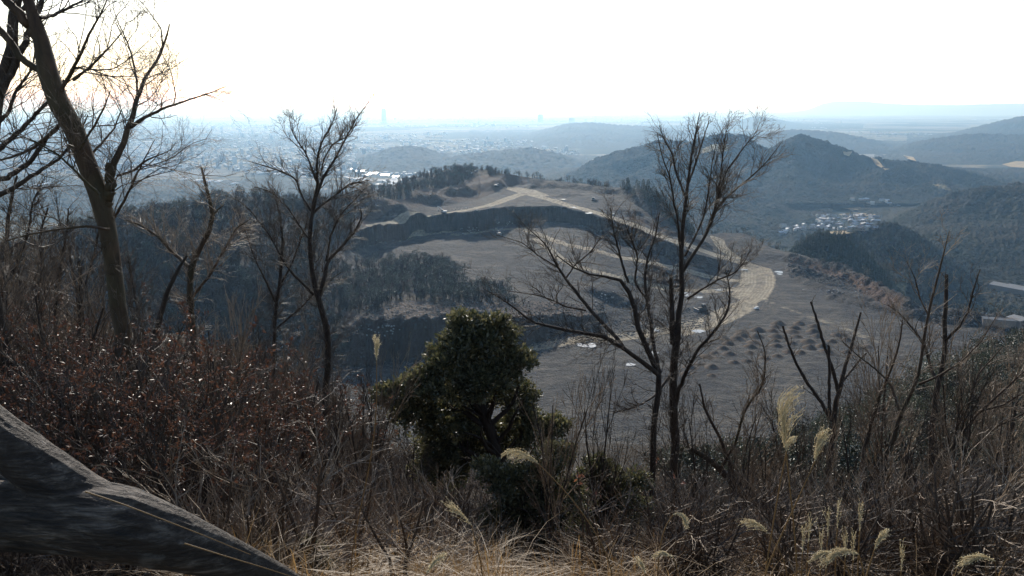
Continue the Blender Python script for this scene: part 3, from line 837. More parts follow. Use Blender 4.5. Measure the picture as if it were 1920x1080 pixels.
# (the prototypes of the bare woods live on only inside the merged woods)
for r in farB:
    for c in list(r.children): bpy.data.objects.remove(c)
    bpy.data.objects.remove(r)
lone(884, 298, 1075, 12, 'round', 'round-crowned pine standing highest on the crest above the upper excavators', 'pine_tree', 420, 0.7, .3, M_CONI)
lone(428, 324, 700, 17, 'cone', 'dark pointed fir rising alone from the left wooded ridge', 'fir_tree', 900, 1.0, .2, M_CONI)
lone(1210, 335, 985, 16, 'cone', 'tallest dark conifer at the top of the stand behind the haul road', 'conifer_tree', 700, 1.0, .24, M_CONI)
print('forest done')

# ------------------------------------------------------------------ quarry things
def heap_mesh(seed):
    n, m = 22, 9; V = [[0, 0, 1]]; 
    for j in range(1, m + 1):
        r = j / m
        for i in range(n):
            a = i * 2 * math.pi / n
            rr = r * (1 + .16 * float(vnoise(np.array(math.cos(a) * 1.6 + seed * 7), np.array(math.sin(a) * 1.6), 3)))
            z = (0.5 * (1 + math.cos(math.pi * r)) * .75 + .25 * (1 - r)) + .07 * float(vnoise(np.array(rr * math.cos(a) * 5 + seed), np.array(rr * math.sin(a) * 5), 4)) * (1 - r * .6)
            V.append([rr * math.cos(a), rr * math.sin(a), z - (.12 if j == m else 0)])
    T = [[0, 1 + i, 1 + (i + 1) % n] for i in range(n)]; Q_ = []
    for j in range(m - 1):
        for i in range(n):
            a, b = 1 + j * n + i, 1 + j * n + (i + 1) % n; Q_.append([a, a + n, b + n, b])
    return mesh_np('dirt_heap', V, [np.array(Q_), np.array(T)], M_SPOIL, None, True)
HM = [heap_mesh(i) for i in range(5)]
HEAPS = [(1000,480),(1150,478),(1255,498),(735,535),(850,525),(975,500),(1115,508),(960,530),(1100,535),(1250,535),(610,580),(735,560),(840,570),(985,570),(1130,570),(1275,568),(1465,560),(1490,595),(640,620),(820,615),(975,600),(1100,620),(1215,605),(1385,605),(600,655),(800,645),(985,637),(1225,650),(1320,640),(1575,650),(1640,645),(790,685),(645,695),(540,690),(490,715),(1070,680),(1490,685),(900,725),(990,710),(1160,685),(680,755),(775,745),(430,765),(360,790),(520,790),(330,835),(520,850),(1350,680),(1420,560),(700,585)]
for i, (zx, zy) in enumerate(HEAPS):
    px, py = 1200 + zx / 3.84, 480 + zy / 3.84 + 3
    p, _ = hit(px, py)
    s = p.y / 1500 * rng.uniform(12, 18)
    o = link('dirt_heap', HM[i % 5], None, (p.x, p.y, p.z - .1), rng.uniform(0, 6.28), (s, s * rng.uniform(1.0, 1.25), s * rng.uniform(.36, .5)))
    tag(o, 'brown tipped heap of earth in the rows of heaps on the quarry floor', 'dirt heap', 'tipped earth heaps in rows on the quarry floor')
def puddle(px, py, w, h):
    p, _ = hit(px, py)
    if not p: return
    k = p.y / 1500; n = 26; V = [[0, 0, 0]]
    for i in range(n):
        a = i * 2 * math.pi / n; r = 1 + .5 * float(vnoise(np.array(math.cos(a) * 1.7 + px), np.array(math.sin(a) * 1.7 + py), 5)) + .12 * float(vnoise(np.array(i * .9 + px), np.array(0.5), 6))
        V.append([r * w * k * math.cos(a), r * h * k / ratio(py) * math.sin(a), 0])
    W_ = [zq(p.x + v[0] * .7, p.y + v[1] * .7) or p.z for v in V]
    struct('puddle', mesh_np('puddle', np.array(V) + np.array([p.x, p.y, np.percentile(W_, 80) + .06]), np.array([[0, 1 + i, 1 + (i + 1) % n] for i in range(n)]), M_WATER))
for a in [(1100,647,19,5),(1287,552,15,4),(1309,557,9,2.5),(1228,619,8,2.2),(1226,662,10,3.4),(1181,684,10,3),(1309,621,13,3),(1104,401,7,1.4),(1055,374,5,.9),(1149,401,4,1),(1076,389,5,.9),(1460,510,7,2),(1347,544,8,1.2),(1268,535,6,1.6),(1395,506,7,1),(1462,514,5,1.2)]: puddle(*a)

M_RUB = simple("track steel", (0.03, 0.028, 0.027), .7, .4); M_YEL = simple("machine paint ochre", (0.32, 0.22, 0.08), .5, .5); M_WHT = simple("white paint", (0.75, 0.75, 0.74), .25, .6, .04)
M_GLS = simple("cab glass", (0.02, 0.03, 0.04), .08, .9, .1); M_GRY = simple("machine grey steel", (0.12, 0.12, 0.125), .45, .6); M_ROCK = simple("pale boulder", (0.33, 0.32, 0.3), .7, .4, .3, 1.0)
def excavator(px, py, label, rz, paint, roof=None, boom=(0.5, -0.9), s=1.0, name='excavator'):
    """tracked excavator; boom reaches along local +x"""
    p, _ = hit(px, py)
    root = tag(link(name, None, None, (p.x, p.y, p.z + .05), rz), label, 'excavator'); root.scale = (s,) * 3
    for sy in (-1, 1):
        b = MB(); b.prism([(-2.1, .35), (-1.7, .02), (1.7, .02), (2.1, .35), (2.1, .65), (1.7, .95), (-1.7, .95), (-2.1, .65)], sy * 1.25 - .3, sy * 1.25 + .3)
        for i in range(5):
            b.box((-1.5 + .75 * i, sy * 1.56, .4), (.45, .06, .45))
        link('track', b.mesh('track', M_RUB), root)
    b = MB(); b.box((0, 0, .8), (2.2, 1.9, .35)); b.box((0, 0, 1.08), (1.4, 1.4, .25)); link('undercarriage', b.mesh('undercarriage', M_GRY), root)
    b = MB(); b.prism([(-2.6, 1.2), (1.5, 1.2), (1.5, 1.75), (.3, 1.9), (.3, 2.35), (-2.5, 2.35), (-2.75, 1.9)], -1.35, 1.35); link('engine_house', b.mesh('engine_house', paint), root)
    b = MB(); b.prism([(.1, 1.3), (1.9, 1.3), (1.95, 2.1), (1.5, 3.05), (.1, 3.05)], .35, 1.33); cab_ = link('cab', b.mesh('cab', M_GLS), root)
    b = MB(); b.box((.8, .84, 3.11), (1.7, 1.12, .12)); link('roof', b.mesh('roof', roof or paint), cab_)
    b = MB(); b.prism([(-2.75, 1.2), (-2.05, 1.2), (-2.05, 2.2), (-2.75, 2.0)], -1.3, 1.3); b.v[0] = b.v[0] + np.array([-.12, 0, 0]); link('counterweight', b.mesh('counterweight', M_GRY), root)
    a1, a2 = boom
    x1, z1 = 1.2 + 3.0 * math.cos(a1), 1.9 + 3.0 * math.sin(a1); x2, z2 = x1 + 3.0 * math.cos(a1 - .75), z1 + 3.0 * math.sin(a1 - .75)
    b = MB(); b.tube([[1.0, -.25, 1.7], [x1, -.25, z1], [x2, -.25, z2]], [.32, .36, .22], 4); b.tube([[1.4, -.25, 1.5], [x1 - .2, -.25, z1 - .6]], [.1, .1], 5); link('boom', b.mesh('boom', paint), root)
    x3, z3 = x2 + 3.2 * math.cos(a2), z2 + 3.2 * math.sin(a2)
    b = MB(); b.tube([[x2 - .3 * math.cos(a2), -.25, z2 - .3 * math.sin(a2)], [x3, -.25, z3]], [.26, .16], 4); link('arm', b.mesh('arm', paint), root)
    b = MB(); b.prism([(x3 - .1, z3 + .2), (x3 + .6, z3 - .1), (x3 + .7, z3 - .9), (x3 + .1, z3 - 1.25), (x3 - .6, z3 - .9), (x3 - .5, z3 - .3)], -.85, .35); link('bucket', b.mesh('bucket', M_GRY), root)
    return root
excavator(832, 400, 'white excavator with raised boom parked on the left end of the bench road', rad(172), M_WHT, M_WHT, (1.15, -1.75), 1.25)
excavator(932, 351, 'dark excavator with white cab roof, arm stretched right over the upper bench', rad(-8), M_GRY, M_WHT, (.45, -.75), 1.35)
excavator(884, 327, 'small white excavator on the topmost terrace below the pine', rad(190), M_WHT, M_WHT, (.7, -1.2), 1.15)
excavator(893, 323, 'dark excavator half hidden behind the small white excavator', rad(20), M_GRY, M_YEL, (.5, -1.0), 1.0)
excavator(936, 442, 'dark excavator standing on the middle bench below the rock face', rad(70), M_GRY, M_WHT, (.9, -1.3), 1.5)
def dozer(px, py, label, rz, paint, roof, s=1.0):
    p, _ = hit(px, py)
    root = tag(link('bulldozer', None, None, (p.x, p.y, p.z + .05), rz), label, 'bulldozer'); root.scale = (s,) * 3
    for sy in (-1, 1):
        b = MB(); b.prism([(-2.0, .5), (-1.6, .02), (1.4, .02), (1.8, .4), (1.6, .8), (-1.2, 1.05), (-1.9, .85)], sy * 1.0 - .27, sy * 1.0 + .27); link('track', b.mesh('track', M_RUB), root)
    b = MB(); b.prism([(-1.6, .8), (1.7, .8), (1.7, 1.6), (.1, 1.8), (-1.6, 1.7)], -.72, .72); b.tube([[1.0, .2, 1.7], [1.0, .2, 2.5]], [.07, .07], 6); link('body', b.mesh('body', paint), root)
    b = MB(); b.prism([(-1.5, 1.7), (0.1, 1.75), (-.1, 2.85), (-1.3, 2.85)], -.65, .65); c = link('cab', b.mesh('cab', M_GLS), root)
    b = MB(); b.box((-.7, 0, 2.92), (1.6, 1.5, .12)); link('roof', b.mesh('roof', roof), c)
    b = MB(); b.prism([(2.5, .05), (2.7, .1), (2.55, .7), (2.75, 1.35), (2.6, 1.4), (2.38, .7)], -1.75, 1.75)
    link('blade', b.mesh('blade', M_GRY), root)
    b = MB()
    for sy in (-1, 1): b.tube([[0, sy * 1.35, .5], [2.45, sy * 1.35, .45]], [.1, .1], 5)
    link('push_arms', b.mesh('push_arms', paint), root)
dozer(1114, 377, 'bulldozer with white roof working in the right upper clearing', rad(-20), M_GRY, M_WHT, 1.5)
dozer(1316, 584, 'dark bulldozer parked beside the long puddle left of the haul road', rad(200), M_RUB, M_GRY, 2.1)
def car(px, py, rz):
    p, _ = hit(px, py)
    root = tag(link('parked_car', None, None, (p.x, p.y, p.z + .02), rz), 'small white car parked at the edge of the haul road', 'car'); root.scale = (1.35,) * 3
    b = MB(); b.prism([(-1.65, .3), (1.65, .3), (1.68, .75), (1.5, .95), (.75, 1.02), (.35, 1.5), (-1.35, 1.55), (-1.62, 1.0)], -.72, .72); link('body', b.mesh('body', M_WHT), root)
    b = MB(); b.prism([(.42, 1.05), (.72, 1.05), (.36, 1.46), (-1.25, 1.48), (-1.45, 1.05)], -.735, .735); link('windows', b.mesh('windows', M_GLS), root)
    for x in (-1.05, 1.05):
        for sy in (-1, 1):
            b = MB(); b.prism([(x + .3 * math.cos(a * .628), .3 + .3 * math.sin(a * .628)) for a in range(10)], sy * .66 - .09, sy * .66 + .09); link('wheel', b.mesh('wheel', M_RUB), root)
car(1418, 580, rad(205))
def rock_mesh(seed):
    b = bpy.data.meshes.new('boulder'); import bmesh
    bm = bmesh.new(); bmesh.ops.create_icosphere(bm, subdivisions=2, radius=1)
    for v in bm.verts:
        n = float(vnoise(np.array(v.co.x * 1.7 + seed * 9), np.array(v.co.y * 1.7 + v.co.z * 2.3), 3)); v.co *= 1 + .7 * n; v.co.z *= .7
    bm.to_mesh(b); bm.free(); b.materials.append(M_ROCK); return b
RM = [rock_mesh(i) for i in range(4)]
for (cx, cy_, sx, sy_, n, lab, grp) in [(880, 431, 22, 5, 22, 'pale boulder in the pile at the foot of the middle rock face', 'boulders at the foot of the middle rock face'),
                               (945, 419, 18, 4, 10, 'pale boulder scattered beside the bay of the middle bench', 'boulders beside the bay of the middle bench'),
                               (860, 392, 26, 3, 16, 'boulder lying behind the white excavator on the bench', 'boulders behind the white excavator'),
                               (1560, 548, 40, 6, 24, 'grey boulder in the rough ground beyond the earth heaps', 'boulders in the rough ground beyond the heaps'),
                               (720, 618, 40, 12, 26, 'stone lying on the brown bank left of the evergreen crown', 'stones on the brown bank'),
                               (1135, 560, 30, 8, 20, 'broken rock on the dark slope below the middle bench road', 'broken rocks on the dark slope')]:
    for k in range(n):
        p, _ = hit(cx + rng.normal() * sx * .6, cy_ + rng.normal() * sy_ * .6)
        if p: tag(link('boulder', RM[k % 4], None, (p.x, p.y, p.z + .1), rng.uniform(0, 6), rng.uniform(.3, .9)), lab, 'boulder', grp)

# loose rubble below the cut faces and over the rough ground
def rubble(mask, n, s0, s1, name, label):
    w = areaq * mask; i = rng.choice(len(w), n, p=w / w.sum()); c = Cc[i] + rng.uniform(-1, 1, (n, 3)) * [1.5, 1.5, .1]
    cube = np.array([[-1,-1,-1],[1,-1,-1],[1,1,-1],[-1,1,-1],[-.7,-.7,.8],[.7,-.6,1],[.6,.7,.7],[-.7,.6,.9]], float)
    V = (cube[None] * rng.uniform(.6, 1.3, (n, 8, 3))) * (rng.uniform(s0, s1, n) ** 1.0)[:, None, None] * np.array([1, 1, .7])
    a = rng.uniform(0, 6.28, n); ca, sa = np.cos(a)[:, None], np.sin(a)[:, None]
    V = np.stack([V[..., 0] * ca - V[..., 1] * sa, V[..., 0] * sa + V[..., 1] * ca, V[..., 2]], -1) + c[:, None]
    f = np.array([[4,5,6,7],[0,1,5,4],[1,2,6,5],[2,3,7,6],[3,0,4,7]])[None] + (np.arange(n) * 8)[:, None, None]
    struct(name, mesh_np(name, V.reshape(-1, 3), f.reshape(-1, 4), M_RUBBLE), 'stuff', label, 'rubble')
M_RUBBLE = simple('rubble stone', (0.1, 0.095, 0.088), .85, .3, .5, .4)
rubble(((segq > .85) & (segq < 1.3) | (segq > 4.9) & (segq < 5.25)) & (pxq > 640) & (pxq < 1330), 2600, .25, .9, 'rubble', 'broken stone lying along the foot of the cut rock faces')
rubble((segq > 1.8) & (segq < 3.1) & (pxq > 640) & (pxq < 1130), 1800, .2, .8, 'rubble', 'loose stones over the brown bank behind the evergreen')
rubble((segq > 3.0) & (segq < 7.5) & (pxq > 1480) & (pxq < 1900), 1500, .25, 1.1, 'rubble', 'rough stones in the broken ground along the right rim')
rubble((segq < 5) & (pxq > 660) & (pxq < 1900), 1800, .1, .35, 'rubble', 'scattered small stones on the quarry floor')

# ------------------------------------------------------------------ village, sheds and the far city
M_WALLS = [simple("house wall pale", (0.5, 0.48, 0.45), .8, .2, .1), simple("house wall brown", (0.25, 0.21, 0.18), .8, .2, .1)]
M_ROOFS = [simple("roof dark tile", (0.1, 0.1, 0.11), .45, .6, .15), simple("roof blue grey metal", (0.2, 0.25, 0.32), .3, .9, .1), simple("roof pale metal", (0.36, 0.37, 0.39), .4, .6, .05)]
M_WINB = simple("house window", (0.03, 0.035, 0.04), .1, .8)
def house(w, d, h, wm, rm):
    root = link('house', None); tag(root, 'small house', 'house')
    b = MB(); b.box((0, 0, h / 2 - .5), (w, d, h + 1)); b.prism([(-w / 2, h), (w / 2, h), (0, h + w * .2)], -d / 2, d / 2); link('walls', b.mesh('walls', wm), root)
    b = MB(); e = .5
    for s in (-1, 1):
        z0, z1 = h - .15, h + w * .2 + .05
        V = [[s * (w / 2 + e), -d / 2 - e, z0], [0, -d / 2 - e, z1], [0, d / 2 + e, z1], [s * (w / 2 + e), d / 2 + e, z0]]
        b.add(V + [[v[0], v[1], v[2] + .22] for v in V], [[0, 1, 2, 3], [7, 6, 5, 4], [0, 4, 5, 1], [1, 5, 6, 2], [2, 6, 7, 3], [3, 7, 4, 0]])
    link('roof', b.mesh('roof', rm), root)
    b = MB()
    for s in (-1, 1):
        if s > 0: continue
        for fx in (-.22, .22):
            b = MB(); b.box((w * fx, s * (d / 2 + .03), h * .5), (1.6, .08, 1.2)); link('window', b.mesh('window', M_WINB), root)
    return root
HP = [house(8, 11, 5.5, M_WALLS[0], M_ROOFS[0]), house(9, 12, 3.2, M_WALLS[1], M_ROOFS[1]), house(8, 9, 5.5, M_WALLS[0], M_ROOFS[2]), house(10, 16, 4.5, M_WALLS[1], M_ROOFS[0])]
used = [False] * 4
vil = [('small house with a pitched roof in the valley village', 'houses of the valley village', 95, (1530, 1645), (404, 432)),
       ('house at the upper end of the valley beyond the tan field', 'houses at the upper end of the valley', 16, (1590, 1690), (374, 388)),
       ('roof showing behind the quarry rim below the mountain', 'houses behind the quarry rim', 16, (1462, 1525), (424, 442))]
for lab, grp, n, xr, yr in vil:
    for i in range(n):
        p = hit_far(rng.uniform(*xr), rng.uniform(*yr))
        if not p: continue
        k = int(rng.integers(0, 4)); s = rng.uniform(.8, 1.3)
        if used[k]: o = copy_tree(HP[k], (p.x, p.y, p.z), rng.uniform(-.5, .5) + (1.57 if rng.random() < .5 else 0), s)
        else: o = HP[k]; used[k] = True; o.location = p; o.scale = (s,) * 3
        o['label'] = lab; o['group'] = grp
M_FIELD = simple("dry paddy field", (0.3, 0.23, 0.13), .95, .1, .2, .02)
M_GRAVEL = simple("river gravel", (0.42, 0.42, 0.4), .9, .1, .15, .05)
def patch(name, pts, m, lift=1.0):
    P = [hit_far(a, b) for a, b in pts]; P = [p for p in P if p]
    c = sum((Vector(p) for p in P), Vector()) / len(P); V = [c] + P
    struct(name, mesh_np(name, [(v[0], v[1], v[2] + lift) for v in V], np.array([[0, 1 + i, 1 + (i + 1) % len(P)] for i in range(len(P))]), m))
patch('field', [(1572,402),(1600,399),(1640,402),(1650,407),(1625,411),(1590,409)], M_FIELD)
patch('field', [(1580,391),(1612,389),(1625,392),(1600,394)], M_FIELD, 1.2)
patch('field', [(1545,436),(1580,433),(1600,437),(1570,441)], M_FIELD, .8)
patch('river', [(1606,425),(1614,425),(1622,430),(1620,437),(1612,438),(1615,432)], M_GRAVEL, .9)
patch('field', [(1878,309),(1905,303),(1930,304),(1930,316),(1895,314)], M_FIELD, 3)
patch('field', [(1632,298),(1645,302),(1655,314),(1668,320),(1660,322),(1642,312)], M_FIELD, 6)
patch('field', [(1580,287),(1598,287),(1592,296),(1582,293)], M_FIELD, 6)
patch('field', [(1693,293),(1712,296),(1718,305),(1700,299)], M_FIELD, 6)
M_SHEDR = simple('shed roof', (0.16, 0.165, 0.165), .7, .3, .15, .3)
def shed(px, py, Yf, w, d, h, rz, label):
    p = hit_far(px, py) if Yf else hit(px, py)[0]
    if not p: return
    root = tag(link('shed', None, None, p, rz), label, 'shed')
    b = MB(); b.box((0, 0, h / 2 - 1), (w, d, h + 2)); link('walls', b.mesh('walls', M_WALLS[1]), root)
    b = MB()
    for s in (-1, 1):
        b.add([[s * (w / 2 + .6), -d / 2 - .6, h], [0, -d / 2 - .6, h + w * .14], [0, d / 2 + .6, h + w * .14], [s * (w / 2 + .6), d / 2 + .6, h],
               [s * (w / 2 + .6), -d / 2 - .6, h + .3], [0, -d / 2 - .6, h + w * .14 + .3], [0, d / 2 + .6, h + w * .14 + .3], [s * (w / 2 + .6), d / 2 + .6, h + .3]],
              [[0, 1, 2, 3], [7, 6, 5, 4], [0, 4, 5, 1], [1, 5, 6, 2], [2, 6, 7, 3], [3, 7, 4, 0]])
    link('roof', b.mesh('roof', M_SHEDR), root)
shed(1872, 606, 0, 7, 22, 3.2, rad(70), 'long low shed with pale roof at the right rim of the quarry')
shed(1912, 609, 0, 12, 13, 4.5, rad(10), 'boxy pale-roofed building cut by the right edge above the quarry rim')
shed(1895, 545, 1, 26, 60, 7, rad(30), 'left of two large grey-roofed halls in the side valley')
shed(1925, 550, 1, 30, 60, 7, rad(30), 'right one of two large grey-roofed halls in the side valley')

# city on the plain: the largest show as blocks of their own, the rest is one mass of roofs
M_CITYW = simple("city building wall", (0.3, 0.31, 0.33), .6, .4, .2, .02)
M_CITYR = simple("city building roof", (0.4, 0.42, 0.45), .7, .3, .1, .02)
def cityscape(n):
    px = rng.uniform(-40, 1900, n * 3); py = 214 + 150 * rng.uniform(0, 1, n * 3) ** 1.9
    Y = CZ / ratio(py); u, b, c = ray(px, py); x = u * Y / b
    dn = fbm(x / 1500, Y / 2200, 61, 4) * .9 + np.exp(-((px - 760) / 600) ** 2) * .12 - np.clip((py - 290) / 80, 0, 1) * .12 - np.clip((px - 1300) / 300, 0, 1) * .25
    k = dn > 0.1; x, Y, py, px = x[k][:n], Y[k][:n], py[k][:n], px[k][:n]
    ok = []
    for i in range(len(x)):
        p, nn, ix, d = BVH2.ray_cast(Vector((x[i], Y[i], 900)), Vector((0, 0, -1)))
        ok.append(p is not None and p.z < 6)
    ok = np.array(ok); return x[ok], Y[ok], py[ok]
cx_, cY, cpy = cityscape(8000)
o_sort = np.argsort(cY); cx_, cY, cpy = cx_[o_sort], cY[o_sort], cpy[o_sort]
def block(w, d, h, a, tilt):
    b = MB(); b.box((0, 0, h / 2), (w, d, h)); return b
CB = []
for k in range(6):
    w, d, h = [(26, 18, 7), (40, 22, 9), (18, 18, 14), (60, 34, 8), (22, 14, 8), (34, 16, 11)][k]
    r = tag(link('city_building', None), 'pale low block among the nearer towns of the plain', 'building', 'pale blocks of the nearer towns on the plain')
    b = MB(); b.box((0, 0, h / 2), (w, d, h)); link('walls', b.mesh('walls', M_CITYW), r)
    b = MB(); t = [.10, .22, .16, .13, .26, .19][k] * d; V = [[-w / 2 - .4, -d / 2 - .4, h], [w / 2 + .4, -d / 2 - .4, h], [w / 2 + .4, d / 2 + .4, h + t], [-w / 2 - .4, d / 2 + .4, h + t]]
    b.add(V + [[v[0], v[1], h - .3] for v in V], [[0, 1, 2, 3], [7, 6, 5, 4], [0, 4, 5, 1], [1, 5, 6, 2], [2, 6, 7, 3], [3, 7, 4, 0]]); link('roof', b.mesh('roof', M_CITYR), r)
    CB.append(r)
NI = 290
for i in range(NI):
    k = i % 6; loc = (cx_[i], cY[i], 0.0); a = rng.normal() * .35; s = rng.uniform(.3, .65)
    if i < 6: o = CB[k]; o.location = loc; o.scale = (s,) * 3; o.rotation_euler = (0, 0, a)
    else: copy_tree(CB[k], loc, a, s)
def mass_city(xs, ys_):
    n = len(xs); w = rng.uniform(9, 24, n) * (.7 + ys_ / 14000); d = rng.uniform(6, 12, n) * (.7 + ys_ / 12000); h = rng.uniform(5, 12, n) * (1 + (rng.uniform(size=n) < .04) * 3); a = rng.normal(size=n) * .5
    t = rng.uniform(-.35, .55, n) * d * .5
    c, s = np.cos(a), np.sin(a); V = []
    for sx, sy, top in [(-1,-1,0),(1,-1,0),(1,1,0),(-1,1,0),(-1,-1,1),(1,-1,1),(1,1,1),(-1,1,1)]:
        X_, Y_ = sx * w / 2, sy * d / 2; V.append(np.stack([xs + X_ * c - Y_ * s, ys_ + X_ * s + Y_ * c, top * (h + (sy > 0) * np.maximum(t, -h * .5))], -1))
    V = np.stack(V, 1).reshape(-1, 3); b = (np.arange(n) * 8)[:, None, None]
    f = np.array([[4,5,6,7],[0,1,5,4],[1,2,6,5],[2,3,7,6],[3,0,4,7]])[None] + b
    return V, f.reshape(-1, 4), np.tile([1, 0, 0, 0, 0], n)
V, q, mi = mass_city(cx_[NI:], cY[NI:])
struct('city', mesh_np('city', V, q, [M_CITYW, M_CITYR], mi), 'stuff', 'hazy sprawl of pale roofs covering the far plain', 'city')
def tower(px, Y, w, h, label):
    x = (px - 960) / F * Y / float(ray(px, 225)[1])
    root = tag(link('tower_block', None, None, (x, Y, 0)), label, 'tower')
    b = MB(); b.box((0, 0, h / 2), (w, w * .8, h)); b.box((0, 0, h * .04), (w * 1.6, w * 1.5, h * .08)); link('shaft', b.mesh('shaft', M_CITYW), root)
    b = MB(); b.box((0, 0, h + h * .02), (w * .7, w * .5, h * .04)); link('roof', b.mesh('roof', M_CITYW), root)
    for k in range(8):
        b = MB(); b.box((0, -w * .4 - .3, h * (.15 + .1 * k)), (w * .9, .5, h * .035)); link('window_band', b.mesh('window_band', M_WALLS[1]), root)
tower(720, 16000, 85, 267, 'lone hazy skyscraper rising from the plain left of centre')
tower(1013, 16500, 100, 150, 'hazy squat tower on the horizon above the quarry road')
tower(1072, 16500, 115, 85, 'broad hazy block on the horizon right of the squat tower')
tower(130, 16000, 80, 200, 'hazy tower at the far left horizon behind branches')
# long greenhouse roofs catching the sun
M_GH = simple("greenhouse film", (0.75, 0.77, 0.78), .18, 1.0, .03)
def greenhouse(px, py, w, d, rz, label):
    p = hit_far(px, py)
    root = tag(link('greenhouse', None, None, p, rz), label, 'greenhouse', 'sunlit greenhouses on the plain')
    b = MB(); n = 5
    for k in range(n):
        x0 = -w / 2 + k * w / n; b.prism([(x0 + .1, 0), (x0 + w / n - .1, 0), (x0 + w / n - .1, 2.5), (x0 + w / n * .75, 4.2), (x0 + w / n * .5, 4.8), (x0 + w / n * .25, 4.2), (x0 + .1, 2.5)], -d / 2, d / 2)
    link('vaults', b.mesh('vaults', M_GH), root)
for i, (px, py, w, d, a) in enumerate([(655,318,60,40,.1),(675,322,70,40,.1),(700,326,90,45,.12),(722,329,80,40,.1),(742,332,50,30,.1),(690,329,50,25,.1),(350,336,70,25,0),(372,339,60,25,0),(392,340,70,25,.1),(410,341,50,20,0),(80,346,90,30,0),(440,345,40,20,0)]):
    greenhouse(px, py, w, d, 1.57 + a, 'long white greenhouse glaring in the sun on the plain')
print('things done')

# ------------------------------------------------------------------ the near hillside: traced trees
def W3(px, py, Y):
    return PT(px, py, Y)
def traced(name, label, limbs, Y, n1, n2, n3, mat=None, tmat=None, l1=(1.0, 2.0), ang=0.75, up=0.25, rootpt=None, rmin=0.0022, cat='tree', group=None, n4=0, leaf=None, bias=None, rs=1.0):
    """limbs: lists of (px,py,r_px[,dY]) for each main stem or limb; first point of the first limb is the foot"""
    mat = mat or M_TWIG; tmat = tmat or M_BARK
    f = limbs[0][0]; base = W3(f[0], f[1], Y)
    gz = float(hill(base[0], base[1]))
    Ps, Rs = [], []
    for li, L in enumerate(limbs):
        P = []; R = []
        for q in L:
            yy = Y + (q[3] if len(q) > 3 else 0.0)
            P.append(W3(q[0], q[1], yy)); R.append(q[2] * rs * yy / 1500 / .97)
        if li == 0 or (len(L[0]) > 4):
            d = P[0].copy(); zz = float(hill(d[0], d[1]))
            if zz < d[2]:
                P.insert(0, np.array([d[0] + (d[2] - zz) * .04, d[1], zz - .3])); R.insert(0, R[0] * 1.25)
        p, r = resamp(P, R, max(12, 3 * len(P)) if False else 22)
        # slight bark irregularity
        p[1:-1] += rng.normal(size=(20, 3)) * r[1:-1, None] * .18
        Ps.append(p); Rs.append(np.maximum(r, rmin))
    T, TR = np.array(Ps), np.array(Rs); o = np.array([base[0], base[1], gz])
    T = T - o
    thin = TR.mean(1) < .035 * Y / 9
    lim = TR < 0.02 * Y / 9
    parts = []
    A, AR = spawn(T, np.minimum(TR, .0065 + .0006 * Y), n1, l1[0] * .35, l1[1] * .5, ang, up, 8, .6, .2, .22, .99, rmin * 1.3, absl=1.0, bias=bias)
    # children only on the slender outer reaches, not on the thick stem
    B, BR = spawn(A, AR, n2, .3, .75, .75, up * .6, 6, .62, .22, .15, .98, rmin, bias=bias)
    Cx, CR = spawn(B, BR, n3, .35, .8, .7, up * .5, 5, .65, .22, .1, .98, rmin * .75)
    root = tag(link(name, None, None, o), label, cat, group)
    link('trunk', to_mesh('trunk', [(T, TR, 9)], tmat), root)
    pp = [(A, AR, 4), (B, BR, 3), (Cx, CR, 3)]
    if n4:
        D, DR = spawn(Cx, CR, n4, .4, .8, .65, .1, 4, .7, .15, .1, .98, rmin * .6); pp.append((D, DR, 3))
    link('branches', to_mesh('branches', pp, mat), root)
    if leaf:
        i = rng.integers(0, len(Cx), leaf[0]); V, q = leaves_at(Cx[i, -1], leaf[1], .6, -.3); link('leaves', mesh_np('leaves', V, q, leaf[2]), root)
    return root

